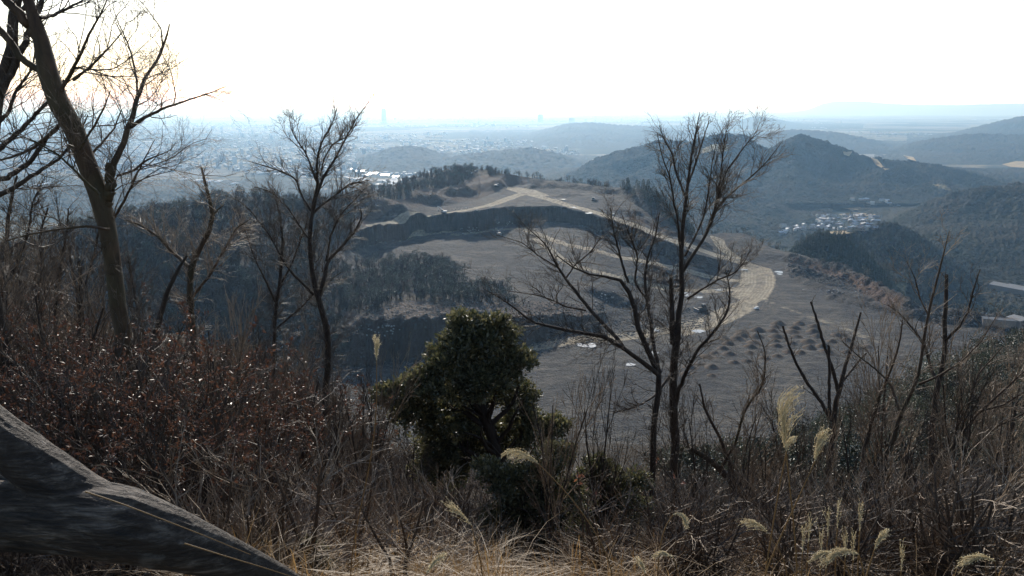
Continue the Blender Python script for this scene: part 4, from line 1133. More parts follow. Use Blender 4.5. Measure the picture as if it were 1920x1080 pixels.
# big leaning tree on the left, forking at (200,360)
T1 = [
 [(240,790,28),(232,700,23),(222,600,20),(212,500,20),(203,420,21),(190,372,24),(165,315,22),(140,260,23),(115,210,24),(97,150,24),(88,96,20),(67,45,14),(50,0,12),(38,-45,10)],
 [(90,104,17),(70,66,13),(48,40,11),(22,11,10),(0,-12,9),(-30,-40,8)],
 [(76,134,8),(60,124,8),(37,107,8),(18,78,8),(0,55,8),(-25,30,8)],
 [(196,392,14),(203,368,13),(207,348,12),(206,318,11,0.0),(205,306,7)],
 [(204,340,9),(214,300,8,.1),(232,265,7,.2),(243,235,6.5,.3),(258,180,5,.4),(275,140,4,.5),(298,110,3.2,.6),(312,70,2.4,.6),(318,45,1.4,.6)],
 [(245,238,5,.3),(270,220,4,.2),(300,206,3.2,0),(340,192,2.4,-.2),(390,176,1.5,-.3),(424,162,.8,-.3)],
 [(256,200,3,.3),(258,160,2.6,.5),(250,115,2.2,.7),(240,80,1.7,.9),(222,45,1.2,.9),(212,15,.8,.9)],
 [(292,118,2.4,.6),(305,85,2,.6),(303,55,1.5,.6),(282,25,1,.5),(262,0,.7,.5)],
 [(112,178,5),(130,142,4.5,-.2),(150,105,3.6,-.4),(168,62,2.8,-.5),(192,20,1.8,-.6),(205,-10,1.2,-.6)],
 [(75,34,5),(100,28,4,.3),(130,14,3,.5),(152,2,2.2,.6),(190,-14,1.2,.6)],
 [(138,150,3.5,-.2),(170,125,2.8,-.4),(200,95,2,-.4),(228,62,1,-.4)],
 [(110,236,4.5,.3),(92,252,4.2,.6),(62,278,3.6,.9),(30,292,3,1.2),(0,300,2.4,1.4)],
 [(160,300,3.5,.3),(190,270,2.8,.5),(215,240,2,.8),(228,205,1.2,.8)],
 [(150,280,3,-.3),(180,230,2.6,-.4),(196,200,2,-.4),(207,170,1.2,-.5)],
 [(218,330,3.2,.4),(250,320,3,.5),(275,300,2.4,.6),(300,290,1.6,.6),(322,280,.9,.7)],
 [(205,420,4,.3),(232,380,3.2,.3),(255,330,2.6,.3),(270,300,1.6,.3),(290,262,.9,.3)],
 [(205,430,3.6,-.3),(160,424,3,-.5),(110,430,2.6,-.7),(60,438,2,-.9),(10,452,1.3,-1.0)],
 [(186,365,3.6,-.3),(150,330,3,-.4),(110,290,2.4,-.5),(60,262,1.7,-.6),(20,250,1,-.6)],
]
traced('bare_tree', 'big leaning dark tree at the left, forking halfway up beside a broken stub', T1, 9.0, 170, 900, 3600, M_TWIG, M_BARKW, (.8, 2.6), .75, .1, rmin=.002, rs=.74, n4=3500, bias=(.1, 0, 0))
T0 = [
 [(-40,420,16),(-30,300,15),(-10,210,13),(0,160,12),(14,90,11),(24,40,10),(36,-20,9)],
 [(-20,190,9),(10,160,8),(32,112,7),(50,70,6),(76,10,5),(84,-20,4)],
 [(-30,345,6),(20,330,5.5),(55,306,5,),(84,262,4.2),(110,240,3)],
 [(-30,300,6),(20,262,5),(60,222,4),(95,185,3),(120,150,2)],
 [(-30,380,6),(30,350,5),(75,320,4),(110,300,3),(150,250,2),(165,215,1)],
 [(20,50,6),(40,20,5),(70,-10,4)],
 [(-20,240,5),(15,215,4),(30,170,3),(60,130,2),(70,80,1.2)],
]
traced('bare_tree', 'dark tree at the far left edge with limbs crossing behind the leaning tree', T0, 11.5, 150, 760, 2600, M_TWIG, M_BARK, (1.0, 3.0), .75, .1, rmin=.0024, rs=.85)
T2 = [
 [(596,985,9),(603,850,9),(612,740,10),(615,650,9.5),(612,605,10.5),(598,570,9),(590,545,8.5),(583,500,6.5),(580,450,6),(583,400,5.5),(592,365,4.8),(603,330,4),(625,308,3.2,.2),(640,285,2.8,.3),(652,245,2.2,.4),(672,210,1.6,.5),(692,190,.9,.5)],
 [(586,392,4.6),(595,345,4.2,-.3),(594,300,3.4,-.5),(603,265,2.6,-.6),(622,235,1.8,-.6),(632,205,1,-.6)],
 [(583,395,3.6),(566,368,3.2,.3),(555,335,2.8,.5),(530,322,2.2,.7),(500,312,1.6,.8),(465,302,.9,.8)],
 [(595,345,3,-.3),(575,290,2.4,-.2),(555,260,2,0),(545,240,1.4,.2),(543,215,.8,.2)],
 [(585,400,3.6,.2),(630,365,3,.5),(655,345,2.2,.7),(690,338,1.2,.8)],
 [(596,560,6.5),(610,515,6),(613,490,5.2,.2),(645,458,4.2,.3),(668,430,3.4,.3),(680,404,2.4,.3),(676,392,1.4,.3)],
 [(612,490,3.2,.2),(620,440,2.8,.4),(640,400,2.2,.5),(665,375,1.5,.6),(685,352,.9,.6)],
 [(588,552,4.5),(560,525,4,-.3),(538,500,3.6,-.5),(525,478,3,-.6),(505,440,2.4,-.7),(470,395,1.8,-.8),(440,370,1.1,-.9)],
 [(580,450,3,.3),(560,420,2.4,.5),(540,390,2,.6),(510,360,1.4,.7),(478,350,.8,.7)],
 [(600,330,2.5,-.3),(607,300,2.2,-.2),(622,270,1.8,0),(655,255,1.2,.2),(668,232,.7,.2)],
]
traced('bare_tree', 'slender dark forked tree whose crown tip reaches the horizon left of the quarry', T2, 22.0, 300, 1900, 6500, M_TWIG, M_BARK, (1.1, 3.0), .75, .18, rmin=.0036, rs=.62)
T3 = [
 [(1270,985,15),(1266,900,15),(1264,800,15),(1261,700,14),(1262,640,13),(1274,590,9.5),(1281,550,8.5),(1277,510,8),(1274,470,7.5),(1282,420,6.6),(1286,370,5.4),(1290,330,4.4),(1298,285,3.2),(1306,240,2.2),(1312,210,1.1)],
 [(1262,645,10),(1260,600,9),(1259,560,7.5),(1258,516,6)],
 [(1276,515,6),(1295,485,5.6),(1318,450,5,),(1332,420,4.4),(1346,385,3.8),(1385,350,3,.3),(1420,322,2.2,.4),(1445,295,1.5,.5),(1466,266,.8,.5)],
 [(1330,425,4),(1340,395,3.8,-.3),(1352,350,3.2,-.4),(1362,320,2.6,-.5),(1385,290,2,-.5),(1405,262,1.4,-.5),(1430,245,.8,-.5)],
 [(1322,440,4,.2),(1338,400,3.6,.3),(1352,330,2.8,.4),(1355,290,2.2,.4),(1362,245,1.2,.4),(1368,225,.8,.4)],
 [(1286,375,4.2),(1276,345,3.8,.3),(1266,320,3.4,.5),(1262,290,2.8,.6),(1245,262,2,.8),(1236,235,1,.8)],
 [(1275,470,4.5),(1272,420,3.8,-.4),(1264,380,3.2,-.5),(1256,330,2.6,-.6),(1243,300,1.8,-.6),(1232,250,1,-.6)],
 [(1288,350,3.6),(1300,320,3.2,.3),(1310,290,2.8,.3),(1318,262,2,.4),(1330,225,1,.4)],
 [(1290,560,4.2),(1312,545,3.6,-.3),(1345,525,3,-.5),(1378,512,2.4,-.6),(1396,490,1.8,-.6),(1408,468,1,-.6)],
 [(1266,760,8),(1284,700,6.5,-.5),(1312,650,5.6,-.7),(1345,615,4.6,-.9),(1366,585,3.8,-1),(1370,545,2.6,-1),(1360,505,1.4,-1)],
 [(1284,480,4,.4),(1305,440,3.4,.5),(1322,400,2.8,.6),(1330,350,2.2,.7),(1335,305,1.5,.7),(1345,260,.8,.7)],
 [(1260,700,5.5,-.4),(1230,740,4,-.8),(1200,760,3,-1.2),(1150,775,2,-1.4)],
]
traced('bare_tree', 'tall bare tree right of centre, snag at its fork, crown before the blue mountain', T3, 19.0, 330, 2000, 6500, M_TWIG, M_BARK, (1.0, 2.8), .72, .16, rmin=.0034, rs=.55)
T3b = [
 [(1222,1000,11),(1224,900,11),(1226,820,11),(1230,755,10.5),(1240,705,10),(1225,680,10),(1205,640,9),(1194,600,8.5),(1186,570,8),(1180,540,7.5),(1172,520,7),(1164,516,5.5),(1142,520,4.4,-.2),(1110,520,3.6,-.3),(1075,505,2.6,-.4),(1045,480,1.6,-.4)],
 [(1232,700,9),(1200,675,8,-.2),(1172,655,7.4,-.4),(1140,632,7,-.6),(1090,624,6.2,-.8),(1040,614,5.2,-1),(1000,606,4.4,-1),(978,590,3.8,-1),(968,578,3,-1),(940,560,2.2,-1),(905,540,1.2,-1)],
 [(1168,650,7,-.4),(1140,615,6.6,-.3),(1110,585,6,-.2),(1080,548,5.4,0),(1060,522,4.6,0),(1044,500,3.8,0),(1032,470,3,0),(1015,448,2.2,0),(985,425,1.4,0),(965,400,.8,0)],
 [(1238,700,7),(1226,650,6.4,.4),(1220,600,6,.5),(1212,560,5.4,.6),(1208,520,4.6,.6),(1215,480,3.6,.7),(1230,440,2.6,.7),(1236,400,1.6,.7)],
 [(1178,530,5),(1168,500,4.2),(1160,470,3.4),(1150,430,2.4),(1145,390,1.2)],
 [(1212,560,4,.6),(1190,530,3.4,.8),(1196,480,2.8,.9),(1180,440,2,.9),(1165,400,1,.9)],
 [(1098,582,3.6,-.2),(1060,575,3,-.4),(1030,560,2.4,-.5),(1000,552,1.8,-.6),(950,545,1,-.6)],
 [(1060,524,3),(1075,500,2.6,.2),(1110,470,2,.3),(1130,440,1.2,.3)],
 [(1044,500,2.6),(1010,480,2,.2),(980,455,1.4,.2),(930,440,.8,.2)],
]
traced('bare_tree', 'crooked bare tree whose long limb arches left across the puddle and evergreen crown', T3b, 17.5, 260, 1500, 4800, M_TWIG, M_BARK, (.9, 2.6), .78, .1, rmin=.003, rs=.55)
T4 = [
 [(1546,1010,8),(1552,930,8),(1556,860,8),(1562,800,8),(1568,750,8),(1575,720,7),(1586,680,5.5),(1600,640,4.4),(1608,612,3.6),(1614,586,2.8)],
 [(1572,735,6),(1560,690,5.4),(1546,650,4.6),(1532,600,3.8),(1520,566,2.6)],
 [(1560,790,6),(1540,755,5.4,.2),(1512,715,4.8,.3),(1492,680,4.2,.3),(1478,645,3.6,.3),(1468,612,3,.3)],
 [(1556,780,5.5,-.3),(1554,730,5,-.3),(1555,690,4.4,-.3),(1553,648,4,-.3)],
 [(1580,715,4),(1600,690,3.4,.3),(1616,670,3,.3),(1625,662,2.4,.3)],
]
traced('dead_tree', 'dead tree with blunt broken tops between the two tall plume heads and the earth heaps', T4, 20.0, 40, 110, 160, M_TWIG, M_BARK, (.5, 1.6), .7, .2, rmin=.0034, rs=.62)
T4b = [
 [(1470,1060,13),(1430,990,13),(1392,930,12),(1350,880,10),(1312,850,8),(1296,842,6)],
 [(1400,945,7),(1372,880,6,.3),(1350,820,5,.4),(1322,770,4,.5),(1312,720,2.6,.6)],
 [(1350,880,5),(1380,830,4.4,-.3),(1395,770,3.6,-.4),(1432,720,2.8,-.5),(1436,660,2,-.5),(1420,620,1.2,-.5)],
]
traced('bare_tree', 'brown trunk leaning left across the thicket below the earth heaps', T4b, 14.0, 90, 380, 700, M_TWIGL, M_BARKW, (.6, 2.0), .7, .2, rmin=.0026, rs=.62)
T5 = [
 [(1732,1090,13),(1734,1000,12),(1742,920,11),(1750,880,9.5),(1745,820,8.5),(1752,760,8),(1764,700,7.4),(1773,650,6.6),(1772,600,6),(1774,560,5.4),(1775,515,4.6)],
 [(1760,720,5),(1745,690,4.4,.3),(1735,650,3.8,.4),(1715,620,3,.5),(1690,590,2.2,.5),(1665,572,1.2,.5)],
 [(1770,640,4.2),(1800,612,3.8,-.3),(1815,585,3,-.3),(1826,540,2.2,-.3),(1838,505,1.2,-.3)],
 [(1740,950,6),(1715,900,5.4,.3),(1700,850,4.4,.3),(1684,800,3.2,.4)],
]
traced('dead_tree', 'straight dark dead stem with a blunt top at the right of the picture', T5, 15.0, 70, 240, 400, M_TWIG, M_BARK, (.5, 1.8), .7, .25, rmin=.0028, rs=.65)
T5b = [
 [(1612,1090,11),(1618,1000,10),(1622,930,9.5),(1638,890,9),(1662,850,7.5),(1684,810,6.5),(1686,770,5.4),(1705,745,4.8),(1724,715,4.6),(1728,660,4),(1738,600,3.4),(1752,540,3),(1766,490,2.4),(1774,455,1.6),(1780,432,.9)],
 [(1622,925,8),(1616,860,6.5,.2),(1632,800,5.4,.3),(1648,745,4.4,.3),(1672,690,3.4,.4),(1688,640,2.4,.4),(1692,600,1.4,.4)],
 [(1628,1030,9),(1656,990,8,-.3),(1690,945,7,-.4),(1730,910,6.4,-.4),(1770,865,5.4,-.5),(1800,815,4.6,-.5),(1850,760,3.6,-.6),(1900,715,2.6,-.6),(1950,670,1.6,-.6)],
 [(1770,865,4,-.5),(1820,842,3.4,-.6),(1870,800,2.8,-.8),(1930,770,2,-.9)],
 [(1686,770,3.6),(1670,720,3,.3),(1640,690,2.4,.4),(1610,668,1.6,.4),(1580,640,.9,.4)],
 [(1724,720,3.4,0),(1760,705,3,-.2),(1800,680,2.4,-.3),(1840,640,1.6,-.3),(1870,590,.9,-.3)],
 [(1740,590,2.6),(1725,560,2,.2),(1715,520,1.4,.2),(1700,490,.8,.2)],
 [(1800,815,3,-.5),(1815,760,2.6,-.5),(1835,700,2,-.5),(1880,650,1.2,-.5)],
 [(1840,770,3,-.6),(1880,760,2.4,-.7),(1920,735,2,-.8)],
]
traced('bare_tree', 'pale-twigged tree at the right sending a long limb up to the right edge', T5b, 11.0, 170, 900, 2800, M_TWIGL, M_BARKW, (.5, 1.8), .75, .1, rmin=.002, rs=.68, bias=(.1, 0, .1))
T6 = [
 [(372,800,9),(366,720,9),(362,640,8.5),(358,570,8),(355,515,8),(357,495,8),(372,468,6.4),(392,440,5.6),(402,415,5),(403,395,4.6),(394,370,4.2),(384,350,3.6),(377,330,3),(377,312,2.4)],
 [(354,500,5),(325,475,4,.3),(298,445,3.2,.4),(262,420,2.4,.5),(232,412,1.6,.5)],
 [(402,400,2.6),(412,390,2),(420,385,1)],
 [(358,560,4,.2),(390,520,3.4,.3),(420,470,2.6,.4),(440,430,1.8,.5),(470,410,1,.5)],
]
traced('dead_tree', 'crooked broken-topped tree between the leaning tree and the slender forked tree', T6, 15.5, 170, 900, 2600, M_TWIGL, M_BARKW, (.8, 2.4), .9, .12, rmin=.0024, rs=.75)
T7 = [
 [(262,720,9),(275,670,9),(290,630,8.5),(302,590,7.5),(312,550,6),(330,510,4.6),(350,480,3.4)],
 [(282,655,5),(262,600,4,.3),(250,540,3,.4),(240,480,2,.5)],
]
traced('bare_tree', 'short dark trunk leaning right just behind the foot of the big leaning tree', T7, 13.0, 60, 260, 500, M_TWIG, M_BARK, (.6, 1.8), .7, .2, rmin=.0026, rs=.7)
T8 = [
 [(150,640,7),(150,580,7),(152,520,6.5),(148,490,5)],
 [(152,560,4.5),(165,520,4,.2),(178,470,3.4,.3),(186,430,2.4,.3),(195,380,1.4,.3)],
 [(150,570,4.5),(138,520,3.6,-.2),(130,470,3,-.2),(112,420,2,-.3),(105,370,1,-.3)],
]
traced('bare_tree', 'thin dark clump-stemmed tree with a snapped stem left of the leaning tree', T8, 20.0, 90, 380, 900, M_TWIG, M_BARK, (.8, 2.2), .6, .3, rmin=.0034, rs=.6)
T9 = [
 [(512,700,7),(514,620,7),(520,560,6.5),(528,500,6),(530,440,4.6),(524,400,3.2),(515,360,2)],
 [(522,540,4.5),(545,500,4,.3),(560,460,3.2,.4),(575,420,2.2,.4),(580,380,1.2,.4)],
 [(518,570,4.5),(500,530,4,-.3),(480,490,3,-.4),(462,440,2,-.4),(445,390,1,-.4)],
 [(514,620,4),(560,580,3.4,.2),(600,540,2.6,.3),(640,510,1.4,.3)],
]
traced('bare_tree', 'bare tree standing just left of the slender forked tree before the wooded spur', T9, 27.0, 170, 1000, 3200, M_TWIG, M_BARK, (1.0, 3.0), .75, .15, rmin=.004, rs=.5)
T10 = [
 [(-10,640,8),(5,560,8),(15,500,7),(10,440,6),(20,380,4.6),(32,330,3)],
 [(8,540,5),(35,490,4.4),(55,430,3.6),(60,380,2.4),(85,330,1.2)],
 [(70,640,6),(72,560,5.4),(80,500,4.6),(74,440,3.6),(90,390,2.2)],
 [(102,640,5),(104,580,4.6),(112,500,4),(125,440,3),(128,390,1.6)],
]
traced('bare_tree', 'cluster of thin dark stems rising at the left edge over the russet shrubs', T10, 17.0, 190, 1000, 3000, M_TWIG, M_BARK, (.8, 2.4), .75, .15, rmin=.003, rs=.6)
print('traced trees done')

# ------------------------------------------------------------------ evergreen trees of the near slope
def ever_px(name, label, blobs, Y, nleaf, size, mat, trunks, group=None, cat='evergreen tree'):
    """blobs: (px,py,r_px, dY)"""
    f = trunks[0][0]; base = W3(f[0], f[1], Y); gz = float(hill(base[0], base[1])); o = np.array([base[0], base[1], gz])
    root = tag(link(name, None, None, o), label, cat, group)
    Bb = []
    for b in blobs:
        yy = Y + (b[3] if len(b) > 3 else 0); c = W3(b[0], b[1], yy) - o; r = b[2] * yy / 1500
        Bb.append((c[0], c[1], c[2], r * .78, r * .8, r * .7))
        for _ in range(9):
            d = unit_rand(1)[0]; d[2] = abs(d[2]) * .8 - .25; rr = r * rng.uniform(.2, .42)
            Bb.append((c[0] + d[0] * r * .85, c[1] + d[1] * r * .85, c[2] + d[2] * r * .85, rr, rr, rr * .75))
    V, q = blob_leaves(Bb, nleaf, size, .7, 8, .09)
    link('crown', mesh_np('crown', V, q, mat), root)
    Ps, Rs = [], []
    for i, L in enumerate(trunks):
        P = [W3(a[0], a[1], Y + (a[3] if len(a) > 3 else 0)) - o for a in L]; R = [a[2] * Y / 1500 for a in L]
        if i == 0 and P[0][2] > 0.2: P.insert(0, np.array([P[0][0], P[0][1], -.3])); R.insert(0, R[0] * 1.3)
        p, r = resamp(P, R, 14); Ps.append(p); Rs.append(r)
    T, TR = np.array(Ps), np.array(Rs)
    A, AR = spawn(T, TR, 60, .2, .5, .8, .2, 6, .45, .15, .3, .98, .006)
    link('trunk', to_mesh('trunk', [(T, TR, 8)], M_BARK), root); link('branches', to_mesh('branches', [(A, AR, 4)], M_BARK), root)
    return root
ever_px('evergreen_tree', 'large glossy dark evergreen with a domed crown standing in the middle before the quarry',
  [(890,640,66),(930,632,52,.5),(850,660,48,-.4),(955,680,50,.2),(905,700,70),(840,715,62,-.5),(795,722,52,-.7),(750,742,44,-.8),(722,742,30,-.8),(775,775,52,-.5),(830,790,62),(815,840,48),(868,748,56,.6),(965,740,46,.4),(980,785,42,.4),(845,890,46,.2),(800,880,36),(890,830,30,.6),(945,800,30,.8),(1010,812,44,.3),(1040,800,34,.3),(870,600,30),(925,606,34),(880,800,34,.8),(915,850,34,.8),(870,845,36,.6),(960,830,36,.8),(830,850,40)],
  17.0, 62000, .095, M_EVER, [[(960,1000,13),(950,920,12),(935,860,12),(918,800,11),(900,760,9),(885,700,6)],[(945,900,7),(900,860,6),(850,830,4),(800,790,3)],[(915,800,6),(960,760,4),(975,720,2)],[(920,810,7),(870,770,5),(800,750,3),(750,745,2)]])
ever_px('evergreen_tree', 'lower glossy evergreen crown in front of and right of the domed evergreen',
  [(950,905,56),(910,880,34),(1000,900,54,.2),(1035,860,46,.4),(1060,940,60),(990,960,60),(1050,850,36),(940,970,44),(1020,1010,60),(930,1010,50),(1080,1020,54),(980,1050,60)],
  13.5, 26000, .075, M_EVER, [[(1010,1090,10),(1005,1020,9),(1010,950,7),(1030,890,4)],[(1005,1010,5),(960,950,4),(930,900,2)]])
ever_px('evergreen_bush', 'yellowish green evergreen bush at the feet of the tall bare trees',
  [(1130,900,50),(1170,925,42),(1100,915,40),(1150,960,52),(1100,980,44),(1195,900,30),(1120,870,26),(1200,960,36)],
  14.5, 15000, .07, M_EVER, [[(1150,1080,7),(1145,1000,6),(1140,930,4)],[(1148,1010,4),(1110,950,3)]], cat='bush')
ever_px('evergreen_bush', 'small dark conifer-like sprig at the bottom beside the tip of the log',
  [(590,1045,28),(565,1062,22),(610,1068,26),(580,1020,14)], 4.6, 5200, .02, M_EVER, [[(585,1100,3),(588,1060,2.5),(590,1030,1.5)]], cat='bush')
ever_px('evergreen_bush', 'pale green bush glowing behind the russet shrubs by the leaning tree',
  [(350,735,34),(385,750,26),(365,775,28)], 11.0, 2600, .05, M_EVERG, [[(365,860,5),(366,800,4),(365,750,2.5)]], cat='bush')
# evergreen shrubs along the spur on the right
SP = [(1900,650,44,92),(1850,668,38,98),(1800,690,40,102),(1870,720,40,88),(1920,705,40,82),(1760,715,34,104),(1720,728,30,108),(1690,745,34,104),(1640,765,34,110),(1600,790,32,112),(1810,760,34,92),(1560,800,30,112),(1500,815,28,110),(1740,790,30,96),(1880,800,34,76),(1660,830,30,88),(1900,880,30,62),(1840,900,30,60),(1590,850,26,90),(1530,880,24,86),(1860,985,30,44),(1780,960,26,48),(1700,880,26,70),(1640,945,24,56),(1440,850,24,100),(1400,870,22,96),(1460,780,20,124),(1915,760,34,78),(1820,840,28,72),(1760,850,26,80)]
for i, (px, py, r, Y) in enumerate(SP):
    m = M_EVERG if i % 3 else M_FAREV
    base = W3(px, py + r, Y); gz = float(hill(base[0], base[1])); base[2] = min(base[2], gz + 1.5)
    o = np.array([base[0], base[1], gz]); root = tag(link('evergreen_bush', None, None, o), 'grey green evergreen bush on the spur at the lower right', 'bush', 'evergreen bushes on the right hand spur')
    R = r * Y / 1500; top = CZ - 0; cz = W3(px, py, Y)[2] - gz
    bl = [(rng.normal() * R * .7, rng.normal() * R * .7, cz + rng.normal() * R * .45, R * rng.uniform(.4, .7), R * .6, R * rng.uniform(.35, .6)) for _ in range(7)] + [(0, 0, cz, R * .8, R * .8, R * .7)]
    V, q = blob_leaves(bl, 2400, R * .085, .6, 8, .13); link('crown', mesh_np('crown', V, q, m), root)
    link('trunk', to_mesh('trunk', [(np.array([[[0, 0, -.4], [.1, 0, cz * .5], [0, .1, cz]]]), np.array([[.12, .09, .03]]) * max(R / 2, .6), 6)], M_BARK), root)
print('evergreens done')

# ------------------------------------------------------------------ thickets: bare trees and brush on the slope
def on_hill(px, Y): 
    x = (px - 960) / 1500 * Y * 1.08
    return (x, Y, float(hill(x, Y)))
NB = [bare_tree_obj('bare_tree', h, i, 'leafless tree in the grey brown thicket on the near slope', 'leafless trees of the thicket on the near slope', 1.3, .62, 420, M_BARK, [M_TWIG, M_TWIG, M_TWIGL, M_TWIG, M_TWIGL][i], spread=.7) for i, h in enumerate([6.5, 8.0, 5.0, 9.0, 6.0])]
pts = []
# left thicket
for _ in range(80):
    Y = 10 + 75 * rng.uniform() ** 1.3; pts.append((on_hill(rng.uniform(-150, 620), Y), rng.uniform(.6, 1.05)))
for _ in range(40):
    Y = 11 + 40 * rng.uniform(); pts.append((on_hill(rng.uniform(380, 800), Y), rng.uniform(.35, .7) * (.75 + Y / 80)))
for _ in range(62):
    Y = rng.uniform(30, 120); pts.append((on_hill(rng.uniform(620, 1300), Y), rng.uniform(.6, .95)))
for _ in range(42):
    Y = rng.uniform(22, 150); pts.append((on_hill(rng.uniform(1250, 2050), Y), rng.uniform(.5, .95)))
NT0 = len(pts)
for px_, Y_, top_ in [(1035,12,680),(1120,14,660),(1330,10,700),(1370,13,700),(1410,9,740),(1450,12,760),(1500,9,760),(1530,14,700),(1580,8,790),(1640,10,700),(1670,13,560),(1700,8,740),(1790,9,640),(1830,12,600),(1870,8,700),(1900,11,620),(1350,7,840),(1480,7,860),(1720,6.5,850),(1880,6.5,820),(680,12,640),(650,9,720),(700,15,680),(560,12,620),(480,14,560),(430,12,520),(330,10,600),(760,10,800),(30,14,400),(90,18,380),(180,16,430),(250,14,470)]:
    pts.append((on_hill(px_, Y_), top_))
PTOP = lambda px: np.interp(px, [-150, 130, 210, 560, 640, 720, 1000, 1250, 1400, 1600, 1920, 2100], [390, 440, 600, 640, 720, 770, 840, 800, 800, 800, 700, 640])
def fit(p, s, h):
    px = 960 + 1500 * p[0] / p[1] / 1.05
    top = CZ - float(ratio(PTOP(px) + rng.uniform(0, 1) ** 1.4 * 170)) * p[1]
    return max(.12, min(s * 1.5, (top - p[2]) / h))
HB = [6.5, 8.0, 5.0, 9.0, 6.0]
for i, (p, s) in enumerate(pts):
    k = i % 5; thin_ = i >= NT0
    s = fit(p, s, HB[k]) if i < NT0 else (CZ - float(ratio(s)) * p[1] - p[2]) / HB[k] / 1.02
    if i < 5: NB[k].location = p; NB[k].scale = (s,) * 3
    else: copy_tree(NB[k], p, rng.uniform(0, 6.28), (s * .55, s * .55, s) if thin_ else s, rx=rng.normal() * .08, ry=rng.normal() * .08)
# brush: nobody could count it
BP = [bare_tree_obj('brush', 1.6, i, 'b', 'b', 1.4, .9, 70, M_TWIG, [M_TWIGL, M_TWIGL, M_TWIG][i], spread=1.35) for i in range(3)]
pl = []
for _ in range(2300):
    Y = 4.5 + 120 * rng.uniform() ** 1.6; px = rng.uniform(-150, 2070)
    if Y < 7 and 560 < px < 1250 and rng.random() < .7: continue
    if Y < 13 and 870 < px < 1240 and rng.random() < .75: continue
    if px > 1430 and Y > 26 and rng.random() < .72: continue
    x, y, z = on_hill(px, Y); s = min(rng.uniform(.45, 1.0) * (.62 + min(Y, 60) / 34), max(.1, (CZ - float(ratio(PTOP(px) + 60)) * Y - z) / 1.9))
    pl.append((int(rng.integers(0, 3)), x, y, z, rng.uniform(0, 6.28), s))
V, q, mi, mats = merged(BP, pl, None)
struct('brush', mesh_np('brush', V, q, mats, mi), 'stuff', 'tangled leafless undergrowth covering the near slope', 'undergrowth')
for r in BP:
    for c in list(r.children): bpy.data.objects.remove(c)
    bpy.data.objects.remove(r)

# evergreen scrub covering the right hand spur
SPR = [evergreen_obj('scrub', 3.2, 'b', 'b', 520, .2, [M_FAREV, M_EVERG, M_FAREV][i], wide=.5) for i in range(3)]
pl = []
for _ in range(1500):
    Y = rng.uniform(38, 150); px = rng.uniform(1240, 2150); x, y, z = on_hill(px, Y)
    if float(fbm(np.array(x / 14), np.array(y / 14), 55, 3)) < -.12: continue
    pl.append((int(rng.integers(0, 3)), x, y, z - .4, rng.uniform(0, 6.28), rng.uniform(.55, 1.3)))
V, q, mi, mats = merged(SPR, pl, None)
struct('evergreen_scrub', mesh_np('evergreen_scrub', V, q, mats, mi), 'stuff', 'dull green scrub spreading over the slope at the lower right', 'scrub')
for r in SPR:
    for c in list(r.children): bpy.data.objects.remove(c)
    bpy.data.objects.remove(r)

# russet shrubs at the left
RS = [bare_tree_obj('leafy_shrub', h, i, 'shrub', 'russet leaved shrubs at the left', 1.2, .75, 420, M_BARK, M_TWIG, spread=.9, cat='shrub', leaves=(lf, .036, M_RED)) for i, (h, lf) in enumerate([(2.3, 1500), (2.0, 1300), (1.6, 1000)])]
rs = [(20,640,13),(90,650,12.5),(-40,610,12),(60,720,10),(140,740,9),(10,760,8),(220,760,8.5),(290,730,7.5),(300,790,7),(180,810,6.5),(90,800,7),(370,800,7.5),(430,780,8.5),(480,830,8),(260,850,6),(400,880,6),(-30,820,6),(340,850,5.6),(520,760,10),(470,920,6),(560,820,10)]
for i, (px, py, Y) in enumerate(rs):
    p = W3(px, py, Y); gz = float(hill(p[0], Y)); h = p[2] - gz + .7; k = i % 3; base_h = (2.3, 2.0, 1.6)[k]; s = max(.55, min(1.7, h / base_h))
    if i < 3: o = RS[k]; o.location = (p[0], Y, gz); o.scale = (s,) * 3
    else: o = copy_tree(RS[k], (p[0], Y, gz), rng.uniform(0, 6.28), s)
    o['label'] = 'twiggy shrub with small russet leaves among its like left of the grass'
    if (px, py) == (290, 730): o['label'] = 'nearest shrub at the left with upright sprigs of bright red leaves before the leaning trunk'

# a few orange dead leaves on a sapling near the centre right
def sapling(label, limbs, Y, leaf):
    return traced('sapling', label, limbs, Y, 14, 20, 30, M_TWIG, M_TWIG, (.1, .35), .7, .1, rmin=.0016, cat='sapling', leaf=leaf)
sapling('thin sapling holding a few orange dead leaves before the yellowish bush', [[(1090,1075,2),(1094,1000,1.8),(1088,930,1.4),(1082,880,1)],[(1092,980,1.2),(1110,930,1),(1128,900,.7)]], 5.5, (16, .045, M_ORANGE))
sapling('thin sapling holding orange dead leaves in front of the tall bare trees', [[(1300,1085,2),(1290,1000,1.8),(1262,900,1.4),(1228,860,1)],[(1285,980,1.2),(1310,920,1),(1330,890,.7)]], 5.5, (14, .045, M_ORANGE))

